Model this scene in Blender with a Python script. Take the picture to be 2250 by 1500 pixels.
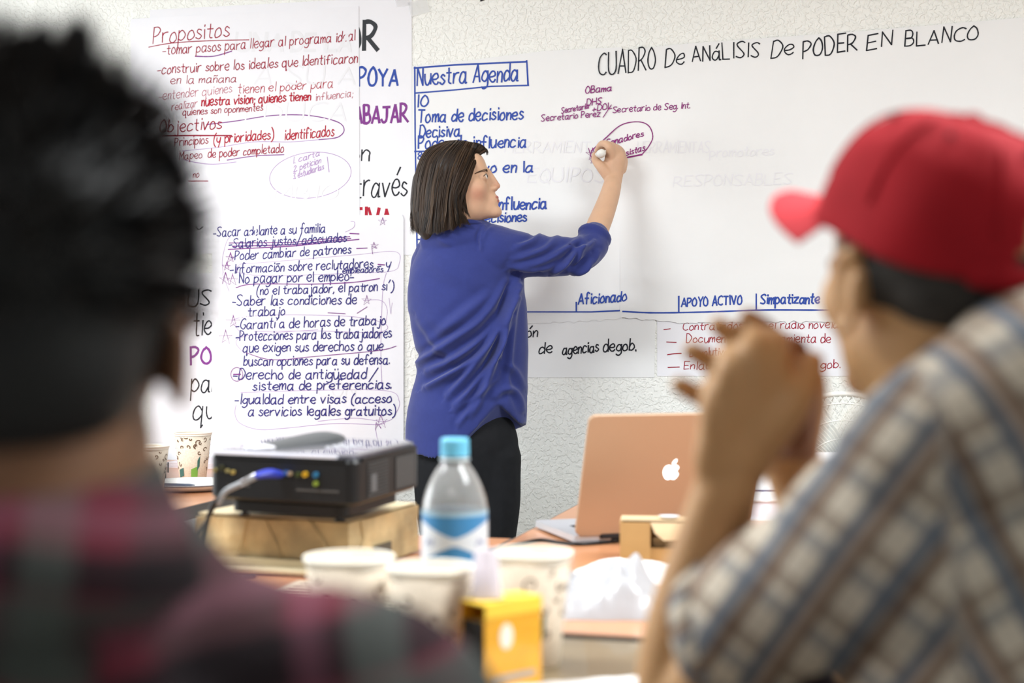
import bpy, bmesh, math, random
import numpy as np
from mathutils import Vector, Matrix, noise

random.seed(7); RS = np.random.RandomState(7)
for _o in list(bpy.data.objects): bpy.data.objects.remove(_o)
SC = bpy.context.scene; COL = SC.collection
PI = math.pi

# ------------------------------------------------------------------ camera, world, lights, exposure
FPX = 3125.0                      # focal length in pixels of the 2250 x 1500 frame (50 mm on 36 mm)
CAMH = 1.12
TH = math.atan(0.26)              # the wall is turned this far from the picture plane
CT, ST = math.cos(TH), math.sin(TH)
WALL_Y = 4.35 * CT

cam_d = bpy.data.cameras.new('camera'); cam = bpy.data.objects.new('camera', cam_d); COL.objects.link(cam)
cam.location = (0, 0, CAMH); cam.rotation_euler = (PI/2, 0, TH)
cam_d.lens = 50; cam_d.sensor_width = 36; cam_d.clip_start = 0.05
cam_d.dof.use_dof = True; cam_d.dof.focus_distance = 4.05; cam_d.dof.aperture_fstop = 2.7
SC.camera = cam

world = bpy.data.worlds.new('world'); SC.world = world; world.use_nodes = True
wb = world.node_tree.nodes['Background']; wb.inputs[0].default_value = (0.93, 0.96, 1.0, 1); wb.inputs[1].default_value = 0.15

def area_light(name, loc, sx, sy, power, rot=(0, 0, 0), col=(1, 1, 1)):
    l = bpy.data.lights.new(name, 'AREA'); l.shape = 'RECTANGLE'; l.size = sx; l.size_y = sy
    l.energy = power; l.color = col
    o = bpy.data.objects.new(name, l); COL.objects.link(o); o.location = loc; o.rotation_euler = rot
    return o
area_light('ceiling_light_west', (-1.9, 1.75, 2.54), 1.2, 0.6, 50, col=(0.94, 0.975, 1.0))
area_light('ceiling_light_east', (0.95, 1.75, 2.54), 1.2, 0.6, 52, col=(0.94, 0.98, 1.0))
area_light('rear_fill_light', (-0.4, -0.6, 2.54), 1.2, 0.6, 3, col=(1.0, 0.98, 0.95))  # added fill lamp behind the camera, brightens the wall from the front
area_light('side_fill_light', (-4.12, 2.55, 1.45), 1.3, 1.7, 20, rot=(0, -PI/2, 0), col=(0.92, 0.965, 1.0))  # added side fill from the left, lifts the lower wall
SC.view_settings.view_transform = 'Standard'; SC.view_settings.look = 'None'
SC.view_settings.gamma = 1.0; SC.view_settings.use_curve_mapping = False
SC.view_settings.exposure = 0.70

# ------------------------------------------------------------------ coordinates
def cf(px, py, d):                # photo pixel at depth d -> camera-aligned frame (right, depth, height)
    return np.array([(px-1125)/FPX*d, d, CAMH + (750-py)/FPX*d])
def c2w(v):
    return np.array([v[0]*CT - v[1]*ST, v[0]*ST + v[1]*CT, v[2]])
def on_wall(px, py):              # where a pixel's ray meets the wall -> world x, z
    u = (px-1125)/FPX
    d = 4.35/(1+u*0.26)
    p = c2w(cf(px, py, d)); return p[0], p[2]

# ------------------------------------------------------------------ materials
MATS = {}
def mat(name, col=(.8, .8, .8), rough=.6, metal=0., spec=.5, bump=None, var=None, trans=0., emis=None, attr=None, coat=0., ior=1.45, alpha=None, sheen=0., sss=0.):
    if name in MATS: return MATS[name]
    m = bpy.data.materials.new(name); m.use_nodes = True; nt = m.node_tree; N = nt.nodes; L = nt.links
    b = N['Principled BSDF']
    b.inputs['Base Color'].default_value = (*col, 1); b.inputs['Roughness'].default_value = rough
    b.inputs['Metallic'].default_value = metal; b.inputs['Specular IOR Level'].default_value = spec
    b.inputs['Transmission Weight'].default_value = trans; b.inputs['IOR'].default_value = ior
    b.inputs['Coat Weight'].default_value = coat
    b.inputs['Sheen Weight'].default_value = sheen
    if sss:
        b.inputs['Subsurface Weight'].default_value = sss; b.inputs['Subsurface Radius'].default_value = (.012, .005, .003); b.inputs['Subsurface Scale'].default_value = 1.0
    if alpha is not None: b.inputs['Alpha'].default_value = alpha
    if emis: b.inputs['Emission Color'].default_value = (*emis[0], 1); b.inputs['Emission Strength'].default_value = emis[1]
    tc = N.new('ShaderNodeTexCoord')
    src = None
    if attr:
        a = N.new('ShaderNodeAttribute'); a.attribute_name = attr; src = a.outputs['Color']
    if var:                        # (scale, amount)
        n = N.new('ShaderNodeTexNoise'); n.inputs['Scale'].default_value = var[0]; n.inputs['Detail'].default_value = 5
        L.new(tc.outputs['Object'], n.inputs['Vector'])
        mr = N.new('ShaderNodeMapRange'); mr.inputs[1].default_value = .3; mr.inputs[2].default_value = .7
        mr.inputs[3].default_value = 1-var[1]; mr.inputs[4].default_value = 1+var[1]*.5
        L.new(n.outputs['Fac'], mr.inputs[0])
        mx = N.new('ShaderNodeMix'); mx.data_type = 'RGBA'; mx.blend_type = 'MULTIPLY'; mx.inputs[0].default_value = 1
        if src: L.new(src, mx.inputs[6])
        else: mx.inputs[6].default_value = (*col, 1)
        cr = N.new('ShaderNodeCombineColor')
        for i in range(3): L.new(mr.outputs[0], cr.inputs[i])
        L.new(cr.outputs[0], mx.inputs[7]); src = mx.outputs[2]
    if src: L.new(src, b.inputs['Base Color'])
    if bump:                       # (scale, strength, distance)
        n = N.new('ShaderNodeTexNoise'); n.inputs['Scale'].default_value = bump[0]; n.inputs['Detail'].default_value = 3
        L.new(tc.outputs['Object'], n.inputs['Vector'])
        bp = N.new('ShaderNodeBump'); bp.inputs['Strength'].default_value = bump[1]; bp.inputs['Distance'].default_value = bump[2]
        L.new(n.outputs['Fac'], bp.inputs['Height']); L.new(bp.outputs[0], b.inputs['Normal'])
    MATS[name] = m; return m

def srgb(r, g, b):
    f = lambda c: (c/255/12.92 if c/255 <= .04045 else ((c/255+.055)/1.055)**2.4)
    return (f(r), f(g), f(b))

def plaster_mat():
    m = bpy.data.materials.new('textured_plaster'); m.use_nodes = True; nt = m.node_tree; N = nt.nodes; L = nt.links
    b = N['Principled BSDF']; b.inputs['Base Color'].default_value = (*srgb(247, 248, 243), 1); b.inputs['Roughness'].default_value = .62
    tc = N.new('ShaderNodeTexCoord')
    n1 = N.new('ShaderNodeTexNoise'); n1.inputs['Scale'].default_value = 75; n1.inputs['Detail'].default_value = 2; n1.inputs['Distortion'].default_value = .6
    r1 = N.new('ShaderNodeValToRGB'); r1.color_ramp.elements[0].position = .44; r1.color_ramp.elements[1].position = .58
    n2 = N.new('ShaderNodeTexNoise'); n2.inputs['Scale'].default_value = 22; n2.inputs['Detail'].default_value = 3
    ad = N.new('ShaderNodeMath'); ad.operation = 'MULTIPLY_ADD'; ad.inputs[1].default_value = .55
    bp = N.new('ShaderNodeBump'); bp.inputs['Strength'].default_value = .9; bp.inputs['Distance'].default_value = .003
    L.new(tc.outputs['Object'], n1.inputs['Vector']); L.new(tc.outputs['Object'], n2.inputs['Vector'])
    L.new(n1.outputs['Fac'], r1.inputs[0]); L.new(r1.outputs[0], ad.inputs[0]); L.new(n2.outputs['Fac'], ad.inputs[2])
    L.new(ad.outputs[0], bp.inputs['Height']); L.new(bp.outputs[0], b.inputs['Normal'])
    return m

def plaid_mat(name, base, stripes, rough=.85):
    """woven check from the 'weave' attribute (metres along and across the cloth);
    stripes: list of (axis, period, centre, halfwidth, colour, strength)"""
    m = bpy.data.materials.new(name); m.use_nodes = True; nt = m.node_tree; N = nt.nodes; L = nt.links
    b = N['Principled BSDF']; b.inputs['Roughness'].default_value = rough; b.inputs['Specular IOR Level'].default_value = .15
    a = N.new('ShaderNodeAttribute'); a.attribute_name = 'weave'
    sp = N.new('ShaderNodeSeparateXYZ'); L.new(a.outputs['Vector'], sp.inputs[0])
    cur = None
    for ax, per, cen, hw, colr, st in stripes:
        dv = N.new('ShaderNodeMath'); dv.operation = 'MULTIPLY_ADD'; dv.inputs[1].default_value = 1/per; dv.inputs[2].default_value = -cen
        L.new(sp.outputs[ax], dv.inputs[0])
        fr = N.new('ShaderNodeMath'); fr.operation = 'FRACT'; L.new(dv.outputs[0], fr.inputs[0])
        sb = N.new('ShaderNodeMath'); sb.operation = 'SUBTRACT'; sb.inputs[1].default_value = .5; L.new(fr.outputs[0], sb.inputs[0])
        ab = N.new('ShaderNodeMath'); ab.operation = 'ABSOLUTE'; L.new(sb.outputs[0], ab.inputs[0])
        mr = N.new('ShaderNodeMapRange'); mr.inputs[1].default_value = hw*1.15; mr.inputs[2].default_value = hw*.85
        mr.inputs[3].default_value = 0; mr.inputs[4].default_value = st; L.new(ab.outputs[0], mr.inputs[0])
        mx = N.new('ShaderNodeMix'); mx.data_type = 'RGBA'; L.new(mr.outputs[0], mx.inputs[0])
        if cur is None: mx.inputs[6].default_value = (*base, 1)
        else: L.new(cur, mx.inputs[6])
        mx.inputs[7].default_value = (*colr, 1); cur = mx.outputs[2]
    L.new(cur, b.inputs['Base Color'])
    return m

# ------------------------------------------------------------------ objects
def link(name, me, m, parent=None, smooth=False):
    if m is not None:
        for x in (m if isinstance(m, (list, tuple)) else [m]): me.materials.append(x)
    if smooth:
        me.shade_smooth()
    o = bpy.data.objects.new(name, me); COL.objects.link(o)
    if parent is not None: o.parent = parent
    return o
def tag(o, label=None, cat=None, group=None, kind=None):
    if label: o['label'] = label
    if cat: o['category'] = cat
    if group: o['group'] = group
    if kind: o['kind'] = kind
    return o
def empty(name, loc, rz=0., label=None, cat=None, group=None):
    o = bpy.data.objects.new(name, None); COL.objects.link(o); o.location = loc; o.rotation_euler = (0, 0, rz)
    o.empty_display_size = .1
    return tag(o, label, cat, group)
def person_root(base, label):     # base in camera-aligned frame; children carry verts relative to it
    r = empty('person', c2w(base), TH, label, 'person'); r['_b'] = [float(x) for x in base]; return r
def mesh(verts, faces):
    me = bpy.data.meshes.new('m'); me.from_pydata([tuple(map(float, v)) for v in verts], [], faces); me.update(); return me
def cobj(name, V, Fc, m, root, smooth=True, col=None, weave=None, parent=None):
    """mesh with vertices in the camera-aligned frame, put under a person/thing root"""
    b = np.array(root['_b']); me = mesh(np.asarray(V)-b, Fc)
    if col is not None:
        at = me.color_attributes.new('tint', 'FLOAT_COLOR', 'POINT')
        at.data.foreach_set('color', np.concatenate([col, np.ones((len(col), 1))], 1).astype(np.float32).ravel())
    if weave is not None:
        at = me.attributes.new('weave', 'FLOAT_VECTOR', 'POINT')
        at.data.foreach_set('vector', weave.astype(np.float32).ravel())
    return link(name, me, m, parent or root, smooth)

# ------------------------------------------------------------------ shapes (return verts, faces)
def box(x0, x1, y0, y1, z0, z1):
    V = [(x0,y0,z0),(x1,y0,z0),(x1,y1,z0),(x0,y1,z0),(x0,y0,z1),(x1,y0,z1),(x1,y1,z1),(x0,y1,z1)]
    return V, [(0,3,2,1),(4,5,6,7),(0,1,5,4),(1,2,6,5),(2,3,7,6),(3,0,4,7)]
def join(*ps):
    V = []; Fc = []
    for v, f in ps:
        n = len(V); V += [tuple(x) for x in v]; Fc += [tuple(i+n for i in q) for q in f]
    return V, Fc
def bevelled(part, w=.003, seg=2):
    bm = bmesh.new(); vs = [bm.verts.new(v) for v in part[0]]
    for q in part[1]: bm.faces.new([vs[i] for i in q])
    bmesh.ops.recalc_face_normals(bm, faces=bm.faces)
    bmesh.ops.bevel(bm, geom=[e for e in bm.edges], offset=w, segments=seg, affect='EDGES', clamp_overlap=True)
    me = bpy.data.meshes.new('m'); bm.to_mesh(me); bm.free(); return me
def obj(name, part, m, parent=None, bev=0, smooth=False, seg=2):
    me = bevelled(part, bev, seg) if bev else mesh(*part)
    return link(name, me, m, parent, smooth)
def lathe(prof, seg=40, cap0=False, cap1=False, axis_off=(0, 0, 0)):
    V = []; Fc = []; n = len(prof)
    for r, z in prof:
        for k in range(seg):
            a = 2*PI*k/seg; V.append((r*math.cos(a)+axis_off[0], r*math.sin(a)+axis_off[1], z+axis_off[2]))
    for i in range(n-1):
        for k in range(seg):
            k2 = (k+1) % seg
            Fc.append((i*seg+k, i*seg+k2, (i+1)*seg+k2, (i+1)*seg+k))
    if cap0: Fc.append(tuple(reversed(range(seg))))
    if cap1: Fc.append(tuple((n-1)*seg+k for k in range(seg)))
    return V, Fc
def catmull(P, n=6, closed=False):
    P = [np.array(p, float) for p in P]
    if len(P) < 3: return P
    out = []
    m = len(P)
    for i in range(m if closed else m-1):
        g = (lambda k: P[k % m]) if closed else (lambda k: P[max(0, min(m-1, k))])
        p0, p1, p2, p3 = g(i-1), g(i), g(i+1), g(i+2)
        for j in range(n):
            t = j/n
            out.append(.5*((2*p1)+(-p0+p2)*t+(2*p0-5*p1+4*p2-p3)*t*t+(-p0+3*p1-3*p2+p3)*t**3))
    if not closed: out.append(P[-1])
    return out
def tube(P, R, seg=16, caps=True, flat=None, ref=None):
    """swept tube; R radius per point; flat=(a,b) scales along ref-normal frame"""
    P = [np.array(p, float) for p in P]; n = len(P)
    if not hasattr(R, '__len__'): R = [R]*n
    T = [(P[min(n-1, i+1)]-P[max(0, i-1)]) for i in range(n)]
    T = [t/(np.linalg.norm(t)+1e-12) for t in T]
    up = np.array(ref if ref is not None else ((0, 0, 1) if abs(T[0][2]) < .9 else (1, 0, 0)), float)
    V = []; Fc = []
    rows = []
    u = up - T[0]*np.dot(up, T[0]); u /= np.linalg.norm(u)
    fr = []
    for i in range(n):
        u = u - T[i]*np.dot(u, T[i]); u /= (np.linalg.norm(u)+1e-12); fr.append((u.copy(), np.cross(T[i], u)))
    fa, fb = flat if flat else (1, 1)
    def ring(c, r, f, off):
        s = len(V)
        for k in range(seg):
            a = 2*PI*k/seg; V.append(tuple(c+off+(f[0]*math.cos(a)*fa+f[1]*math.sin(a)*fb)*r))
        rows.append(s)
    if caps:
        for q in (.98, .8, .5): ring(P[0], R[0]*math.sqrt(1-q*q), fr[0], -T[0]*R[0]*q*min(fa, fb))
    for i in range(n): ring(P[i], R[i], fr[i], 0)
    if caps:
        for q in (.5, .8, .98): ring(P[-1], R[-1]*math.sqrt(1-q*q), fr[-1], T[-1]*R[-1]*q*min(fa, fb))
    for a, b in zip(rows[:-1], rows[1:]):
        for k in range(seg):
            k2 = (k+1) % seg; Fc.append((a+k, a+k2, b+k2, b+k))
    Fc.append(tuple(reversed([rows[0]+k for k in range(seg)]))); Fc.append(tuple(rows[-1]+k for k in range(seg)))
    return V, Fc
def limb(keys, n=5, **kw):        # keys: list of (point, radius) -> smooth tube
    A = catmull([np.append(p, r) for p, r in keys], n)
    return tube([a[:3] for a in A], [a[3] for a in A], **kw)
def ellipsoid(c, r, rot=None, nu=24, nv=14):
    V = []; Fc = []
    for j in range(nv+1):
        t = PI*j/nv
        for i in range(nu):
            a = 2*PI*i/nu
            p = np.array([r[0]*math.sin(t)*math.cos(a), r[1]*math.sin(t)*math.sin(a), r[2]*math.cos(t)])
            if rot is not None: p = rot @ p
            V.append(tuple(p+np.array(c)))
    for j in range(nv):
        for i in range(nu):
            i2 = (i+1) % nu; Fc.append((j*nu+i, (j+1)*nu+i, (j+1)*nu+i2, j*nu+i2))
    return V, Fc
def rings(RL):                    # list of rings (same length) -> closed loft
    V = []; Fc = []; s = len(RL[0])
    for r in RL: V += [tuple(p) for p in r]
    for i in range(len(RL)-1):
        for k in range(s):
            k2 = (k+1) % s; Fc.append((i*s+k, i*s+k2, (i+1)*s+k2, (i+1)*s+k))
    Fc.append(tuple(reversed(range(s)))); Fc.append(tuple((len(RL)-1)*s+k for k in range(s)))
    return V, Fc
def remesh(parts, voxel, smooth=2):
    """one continuous skin around overlapping closed parts"""
    V, Fc = join(*parts); me = mesh(V, Fc)
    bm = bmesh.new(); bm.from_mesh(me)
    bmesh.ops.remove_doubles(bm, verts=bm.verts, dist=1e-6); bmesh.ops.recalc_face_normals(bm, faces=bm.faces)
    bm.to_mesh(me); bm.free()
    o = bpy.data.objects.new('tmp', me); COL.objects.link(o)
    md = o.modifiers.new('r', 'REMESH'); md.mode = 'VOXEL'; md.voxel_size = voxel; md.adaptivity = 0
    if smooth:
        s = o.modifiers.new('s', 'SMOOTH'); s.iterations = smooth; s.factor = .5
    dg = bpy.context.evaluated_depsgraph_get(); ev = o.evaluated_get(dg); em = ev.to_mesh()
    nv = len(em.vertices); A = np.empty(nv*3, np.float32); em.vertices.foreach_get('co', A)
    Fo = [tuple(p.vertices) for p in em.polygons]
    ev.to_mesh_clear(); bpy.data.objects.remove(o); bpy.data.meshes.remove(me)
    return A.reshape(-1, 3).astype(float), Fo
def vnormals(V, Fc):
    Nn = np.zeros_like(V); Q = np.array([f[:4] if len(f) >= 4 else (f[0], f[1], f[2], f[2]) for f in Fc])
    fn = np.cross(V[Q[:, 2]]-V[Q[:, 0]], V[Q[:, 3]]-V[Q[:, 1]])
    for k in range(4): np.add.at(Nn, Q[:, k], fn)
    return Nn/(np.linalg.norm(Nn, axis=1, keepdims=True)+1e-12)
def sm(a, b, x):
    t = np.clip((x-a)/(b-a), 0, 1); return t*t*(3-2*t)
# ------------------------------------------------------------------ room
PLASTER = plaster_mat()
def slab(name, b, m): return tag(obj(name, box(*b), m), kind='structure')
slab('wall_back', (-4.2, 3.6, WALL_Y, WALL_Y+.12, 0, 2.6), PLASTER)
slab('wall_left', (-4.32, -4.2, -2.2, WALL_Y+.12, 0, 2.6), PLASTER)
slab('wall_right', (3.6, 3.72, -2.2, WALL_Y+.12, 0, 2.6), PLASTER)
slab('floor', (-4.32, 3.72, -2.2, WALL_Y+.12, -.1, 0), mat('floor_vinyl', srgb(150, 148, 142), .45, var=(6, .2)))
slab('ceiling', (-4.32, 3.72, -2.2, WALL_Y+.12, 2.6, 2.7), mat('ceiling_white', srgb(225, 225, 220), .9, bump=(60, .3, .003)))
slab('baseboard_back', (-4.2, 3.6, WALL_Y-.012, WALL_Y, 0, .09), mat('baseboard_dark', srgb(90, 80, 72), .5))
for lx, ly, lw, pw in ((-1.9, 1.75, 'western', 1), (.95, 1.75, 'eastern', 1), (-.4, -.6, 'added rear', 1)):  # the rear panel is added to house the fill lamp
    t = empty('ceiling_light', (lx, ly, 2.6), 0, 'flat rectangular fluorescent ceiling light panel, the %s one' % lw, 'light', 'ceiling light panels')
    fr = join(box(-.62, .62, -.32, -.30, -.05, 0), box(-.62, .62, .30, .32, -.05, 0), box(-.62, -.60, -.30, .30, -.05, 0), box(.60, .62, -.30, .30, -.05, 0))
    obj('frame', fr, mat('white_metal', srgb(235, 235, 235), .4), t)
    obj('diffuser', box(-.6, .6, -.3, .3, -.03, -.02), mat('light_diffuser', (.9, .9, .9), .5, emis=((1, .99, .97), 1.2)), t)

wt = tag(obj('added_window_1', join(box(-4.2, -4.16, 1.62, 1.70, .75, 2.15), box(-4.2, -4.16, 3.40, 3.48, .75, 2.15), box(-4.2, -4.16, 1.70, 3.40, 2.07, 2.15), box(-4.2, -4.16, 1.70, 3.40, .75, .83), box(-4.2, -4.165, 2.53, 2.57, .83, 2.07)), mat('added_frame_white', srgb(236, 236, 236), .4)), kind='structure')  # unseen window frame added to go with the side fill
obj('pane', box(-4.195, -4.19, 1.70, 3.40, .83, 2.07), mat('added_glow_pane', (.8, .85, .9), .3, emis=((.92, .96, 1.), 1.6)), wt)  # glowing pane of the added window

# ------------------------------------------------------------------ hand lettering (single-stroke alphabet)
# two characters per point: x digit, y letter (e = baseline, k = x-height, o = capital height); '|' = straight segments
G = {
'a':"5j3k1j0g1e3e5h |5k5f 5f5e6e",'b':"|0o0e 0h2k4j5h4f2e0f",'c':"5j3k1j0g1e3e5f",'d':"5i3k1j0g1e3e5g |5o5e",
'e':"0h3h5i4k2k0i0g2e4e5f",'f':"5n4o3o2m2e |0j4j",'g':"5i3k1j0g2e4f5h 5k5g5c3a1a0b",'h':"|0o0e 0h2k4k5i5h |5h5e",
'i':"|1k1e |1m1n",'j':"3k3g3c2a0b |3m3n",'k':"|0o0e |4k0g |1h5e",'l':"|1o1e",'m':"|0k0e 0h2k3j3h |3h3e 3h5k6j6h |6h6e",
'n':"|0k0e 0h2k4j4h |4h4e",'ñ':"|0k0e 0h2k4j4h |4h4e 0m1n3m4n",'o':"3k1j0g1e3e5g4j3k",'p':"|0k0a 0i2k4j5h4f2e0f",
'q':"5i3k1j0g1e3e5g |5k5a |5a6b",'r':"|0k0e 0h1j3k4k",'s':"4j2k1j1i4g4f2e0f",'t':"2n2i2f3e4e |0k4k",'u':"0k0h1e3e5h |5k5e",
'v':"|0k2e5k",'w':"|0k2e3i5e7k",'x':"|0k5e |5k0e",'y':"0k0h2f4h |5k4f2a",'z':"|0k5k0e5e",
'A':"|0e3o6e |1h5h",'B':"|0o0e 0o3o4m3j0j 0j4j5g3e0e",'C':"6n4o1m0i1f4e6f",'D':"|0o0e 0o3o6k5g3e0e",'E':"|5o0o0e5e |0j4j",
'F':"|5o0o0e |0j4j",'Q':"3o1m0i1f3e5f6i5m3o |4g6d",'K':"|0o0e |5o0i |1j6e",'W':"|0o2e3k5e7o",
'G':"6n4o1m0i1f4e6g6i |4i6i",'H':"|0o0e |6o6e |0j6j",'I':"|1o1e",'J':"|1o6o 4o4g2e0g",'L':"|0o0e5e",'M':"|0e0o3h6o6e",
'N':"|0e0o5e5o",'O':"3o1m0i1f3e5f6i5m3o",'P':"|0e0o 0o3o5m3j0i",'R':"|0e0o 0o3o5m3j0i |2i6e",'S':"6n4o1n1l5h5f3e0f",
'T':"|0o6o |3o3e",'U':"0o0g3e6g6o",'V':"|0o3e6o",'X':"|0o6e |6o0e",'Y':"|0o3j6o |3j3e",'Z':"|0o6o0e6e",
'-':"|0h4h",'/':"|0c5p",'(':"3p1m0h1d3b",')':"0p2m3h2d0b",',':"|1e0c",'.':"|0e0f",';':"|1e0c |1i1j",'*':"|0g5k |5g0k |2l3f",
'+':"|0h5h |2k2e",'|':"|0o0c",'0':"3o1m0i1f3e5f6i5m3o",'1':"|1o1e",'2':"0m2o4n4l0e |0e5e",'3':"0n3o4m2j4h3e0f",'~':"0h2i4h6i"}
ACC = {'á':'a','é':'e','í':'i','ó':'o','ú':'u'}
for k_, b_ in ACC.items(): G[k_] = G[b_].replace(' |1m1n', '') + ' |3m5p'
G['ü'] = G['u'] + ' |1m1n |4m4n'; G["8"] = "2j0l2o4l2j0g2e4g2j"; G["ō"] = G['o'] + ' |1m5m'
def glyph(ch):
    out = []; w = 0
    for s in G[ch].split(' '):
        st = s[0] == '|'; s = s[1:] if st else s
        P = [(ord(s[i])-48, ord(s[i+1])-101) for i in range(0, len(s), 2)]
        w = max(w, max(p[0] for p in P)); out.append((st, P))
    return out, w
def text_strokes(txt, x0, y0, x1, y1, xh, slant=.08, jit=.35):
    items = []; cx = 0.
    for ch in txt:
        if ch == ' ': cx += 4.2; continue
        gs, w = glyph(ch); items.append((cx, gs)); cx += w+1.7
    tot = cx-1.7; sx = math.hypot(x1-x0, y1-y0)/tot; sy = xh/6.
    ux, uy = (x1-x0)/math.hypot(x1-x0, y1-y0), (y1-y0)/math.hypot(x1-x0, y1-y0)
    S = []
    for cx, gs in items:
        jy = random.uniform(-jit, jit); jx = random.uniform(-jit, jit)*.6; js = random.uniform(.92, 1.1); sh = random.uniform(-.05, .05)+slant
        for st, P in gs:
            Q = []
            for (a, b) in P:
                a = a + random.uniform(-.18, .18); b = b*js + random.uniform(-.22, .22)
                X = (cx+jx+a+b*sh*1.0)*sx; Y = (b+jy)*sy
                Q.append(np.array([x0+X*ux+Y*uy*0, y0+X*uy-Y]))
            S += [[Q[i], Q[i+1]] for i in range(len(Q)-1)] if st else [catmull(Q, 4)]
    return S
def ribbon(S, w, off):
    """flat ink strokes lying on a sheet; S in photo pixels on the wall, w px"""
    V = []; Fc = []
    for si, Q in enumerate(S):
        off_s = off+2e-5*(si % 14)
        P = [np.array(on_wall(*q)) for q in Q]
        P = [p for i, p in enumerate(P) if i == 0 or np.linalg.norm(p-P[i-1]) > 1e-5]
        if len(P) < 2: continue
        n = len(P); hw = w*4.3/FPX*.5
        P[0] = P[0]-(P[1]-P[0])/np.linalg.norm(P[1]-P[0])*hw*.6; P[-1] = P[-1]+(P[-1]-P[-2])/np.linalg.norm(P[-1]-P[-2])*hw*.6
        s = len(V); hw *= .86
        for i in range(n):
            t = P[min(n-1, i+1)]-P[max(0, i-1)]; L_ = np.linalg.norm(t)
            if L_ < 1e-9: t = P[i]-P[i-1]; L_ = np.linalg.norm(t)+1e-12
            t = t/L_; nn = np.array([-t[1], t[0]])*hw*random.uniform(.86, 1.12)
            V.append((P[i][0]+nn[0], WALL_Y-off_s-3e-6*i, P[i][1]+nn[1])); V.append((P[i][0]-nn[0], WALL_Y-off_s-3e-6*i, P[i][1]-nn[1]))
        for i in range(n-1): Fc.append((s+2*i, s+2*i+1, s+2*i+3, s+2*i+2))
    return V, Fc
INK = {}
def ink(name, c): INK[name] = mat('marker_'+name, srgb(*c), .55, spec=.3)
ink('dark_red', (160, 20, 52)); ink('bright_red', (178, 24, 50)); ink('faded_red', (190, 105, 120)); ink('navy', (52, 48, 125)); ink('blue', (48, 78, 168)); ink('black', (32, 34, 42))
ink('purple', (132, 58, 142)); ink('pale_purple', (182, 150, 200)); ink('violet', (125, 52, 135)); ink('charcoal', (52, 55, 60)); ink('show_through', (236, 236, 240)); ink('magenta', (140, 40, 120))
INKLAB = {'dark_red':'handwriting in dark red marker','navy':'handwriting in navy blue marker','blue':'lettering in blue marker','black':'lettering in black marker',
 'purple':'purple marker marks','pale_purple':'thin pale purple pen loops','violet':'purple handwriting','charcoal':'bold charcoal lettering','show_through':'faint lettering showing through the paper',
 'bright_red':'bold red handwriting','faded_red':'faded red handwriting','magenta':'magenta marker writing'}

PAPER = mat('chart_paper', srgb(243, 243, 248), .75, spec=.3, bump=(9, .25, .01), var=(3, .03))
PAPERW = mat('chart_paper_warm', srgb(242, 243, 243), .75, spec=.3, bump=(7, .3, .012), var=(3, .03))
def sheet(poly, layer, label, m, ragged=None):
    """paper sheet from pixel outline on the wall; thin slab. ragged: index of edge torn unevenly"""
    pts = []
    for i, p in enumerate(poly):
        q = poly[(i+1) % len(poly)]
        if ragged and i in ragged:
            n = int(abs(q[0]-p[0])/5)
            for k in range(n):
                t = k/n; pts.append((p[0]+(q[0]-p[0])*t, p[1]+(q[1]-p[1])*t+5*noise.noise(Vector((k*.37, i*9., 0)))+2.5*noise.noise(Vector((k*1.1, 3., 0)))))
        else: pts.append(p)
    P = [on_wall(*p) for p in pts]
    cx = sum(p[0] for p in P)/len(P); cz = min(p[1] for p in P)
    f = WALL_Y-.0016*(layer+1); b = f+.0009
    n = len(P); V = [(x, f, z) for x, z in P]+[(x, b, z) for x, z in P]
    Fc = [tuple(range(n)), tuple(reversed(range(n, 2*n)))]+[(i, i+n, (i+1) % n+n, (i+1) % n) for i in range(n)]
    root = empty('paper_sheet', (cx, f, cz), 0, label, 'paper sheet')
    V = [(x-cx, y-f, z-cz) for x, y, z in V]
    obj('sheet', (V, Fc), m, root)
    root['_o'] = [cx, f, cz]; root['_l'] = layer
    return root
def write(root, groups, lift=0):
    """groups: {ink: [(strokes, width)]} -> one lettering part per ink"""
    c = root['_o']
    for k, lst in groups.items():
        parts = [ribbon(S, w, WALL_Y-c[1]+.0003+lift+.00005*i) for i, (S, w) in enumerate(lst)]
        V, Fc = join(*parts)
        V = [(x-c[0], y-c[1], z-c[2]) for x, y, z in V]
        o = obj('lettering', (V, Fc), INK[k], root); o['label'] = INKLAB[k]; o['kind'] = 'stuff'
def T(txt, x0, y0, x1, y1, xh, w, **kw): return (text_strokes(txt, x0, y0, x1, y1, xh, **kw), w)
def Ln(pts, w, smooth=False): return ([catmull([np.array(p, float) for p in pts], 8) if smooth else [np.array(p, float) for p in pts]], w)
def oval(cx, cy, rx, ry, rot, w, a0=0, a1=360):
    c, s = math.cos(math.radians(rot)), math.sin(math.radians(rot))
    P = []
    for k in range(49):
        a = math.radians(a0+(a1-a0)*k/48); x = rx*math.cos(a); y = ry*math.sin(a); P.append(np.array([cx+x*c-y*s, cy+x*s+y*c]))
    return ([P], w)
def star(cx, cy, r, w):
    P = []
    for k in range(6):
        a = -PI/2+k*4*PI/5; rr = r*random.uniform(.8, 1.25); P.append(np.array([cx+rr*math.cos(a), cy+rr*math.sin(a)]))
    return ([P], w)

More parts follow.
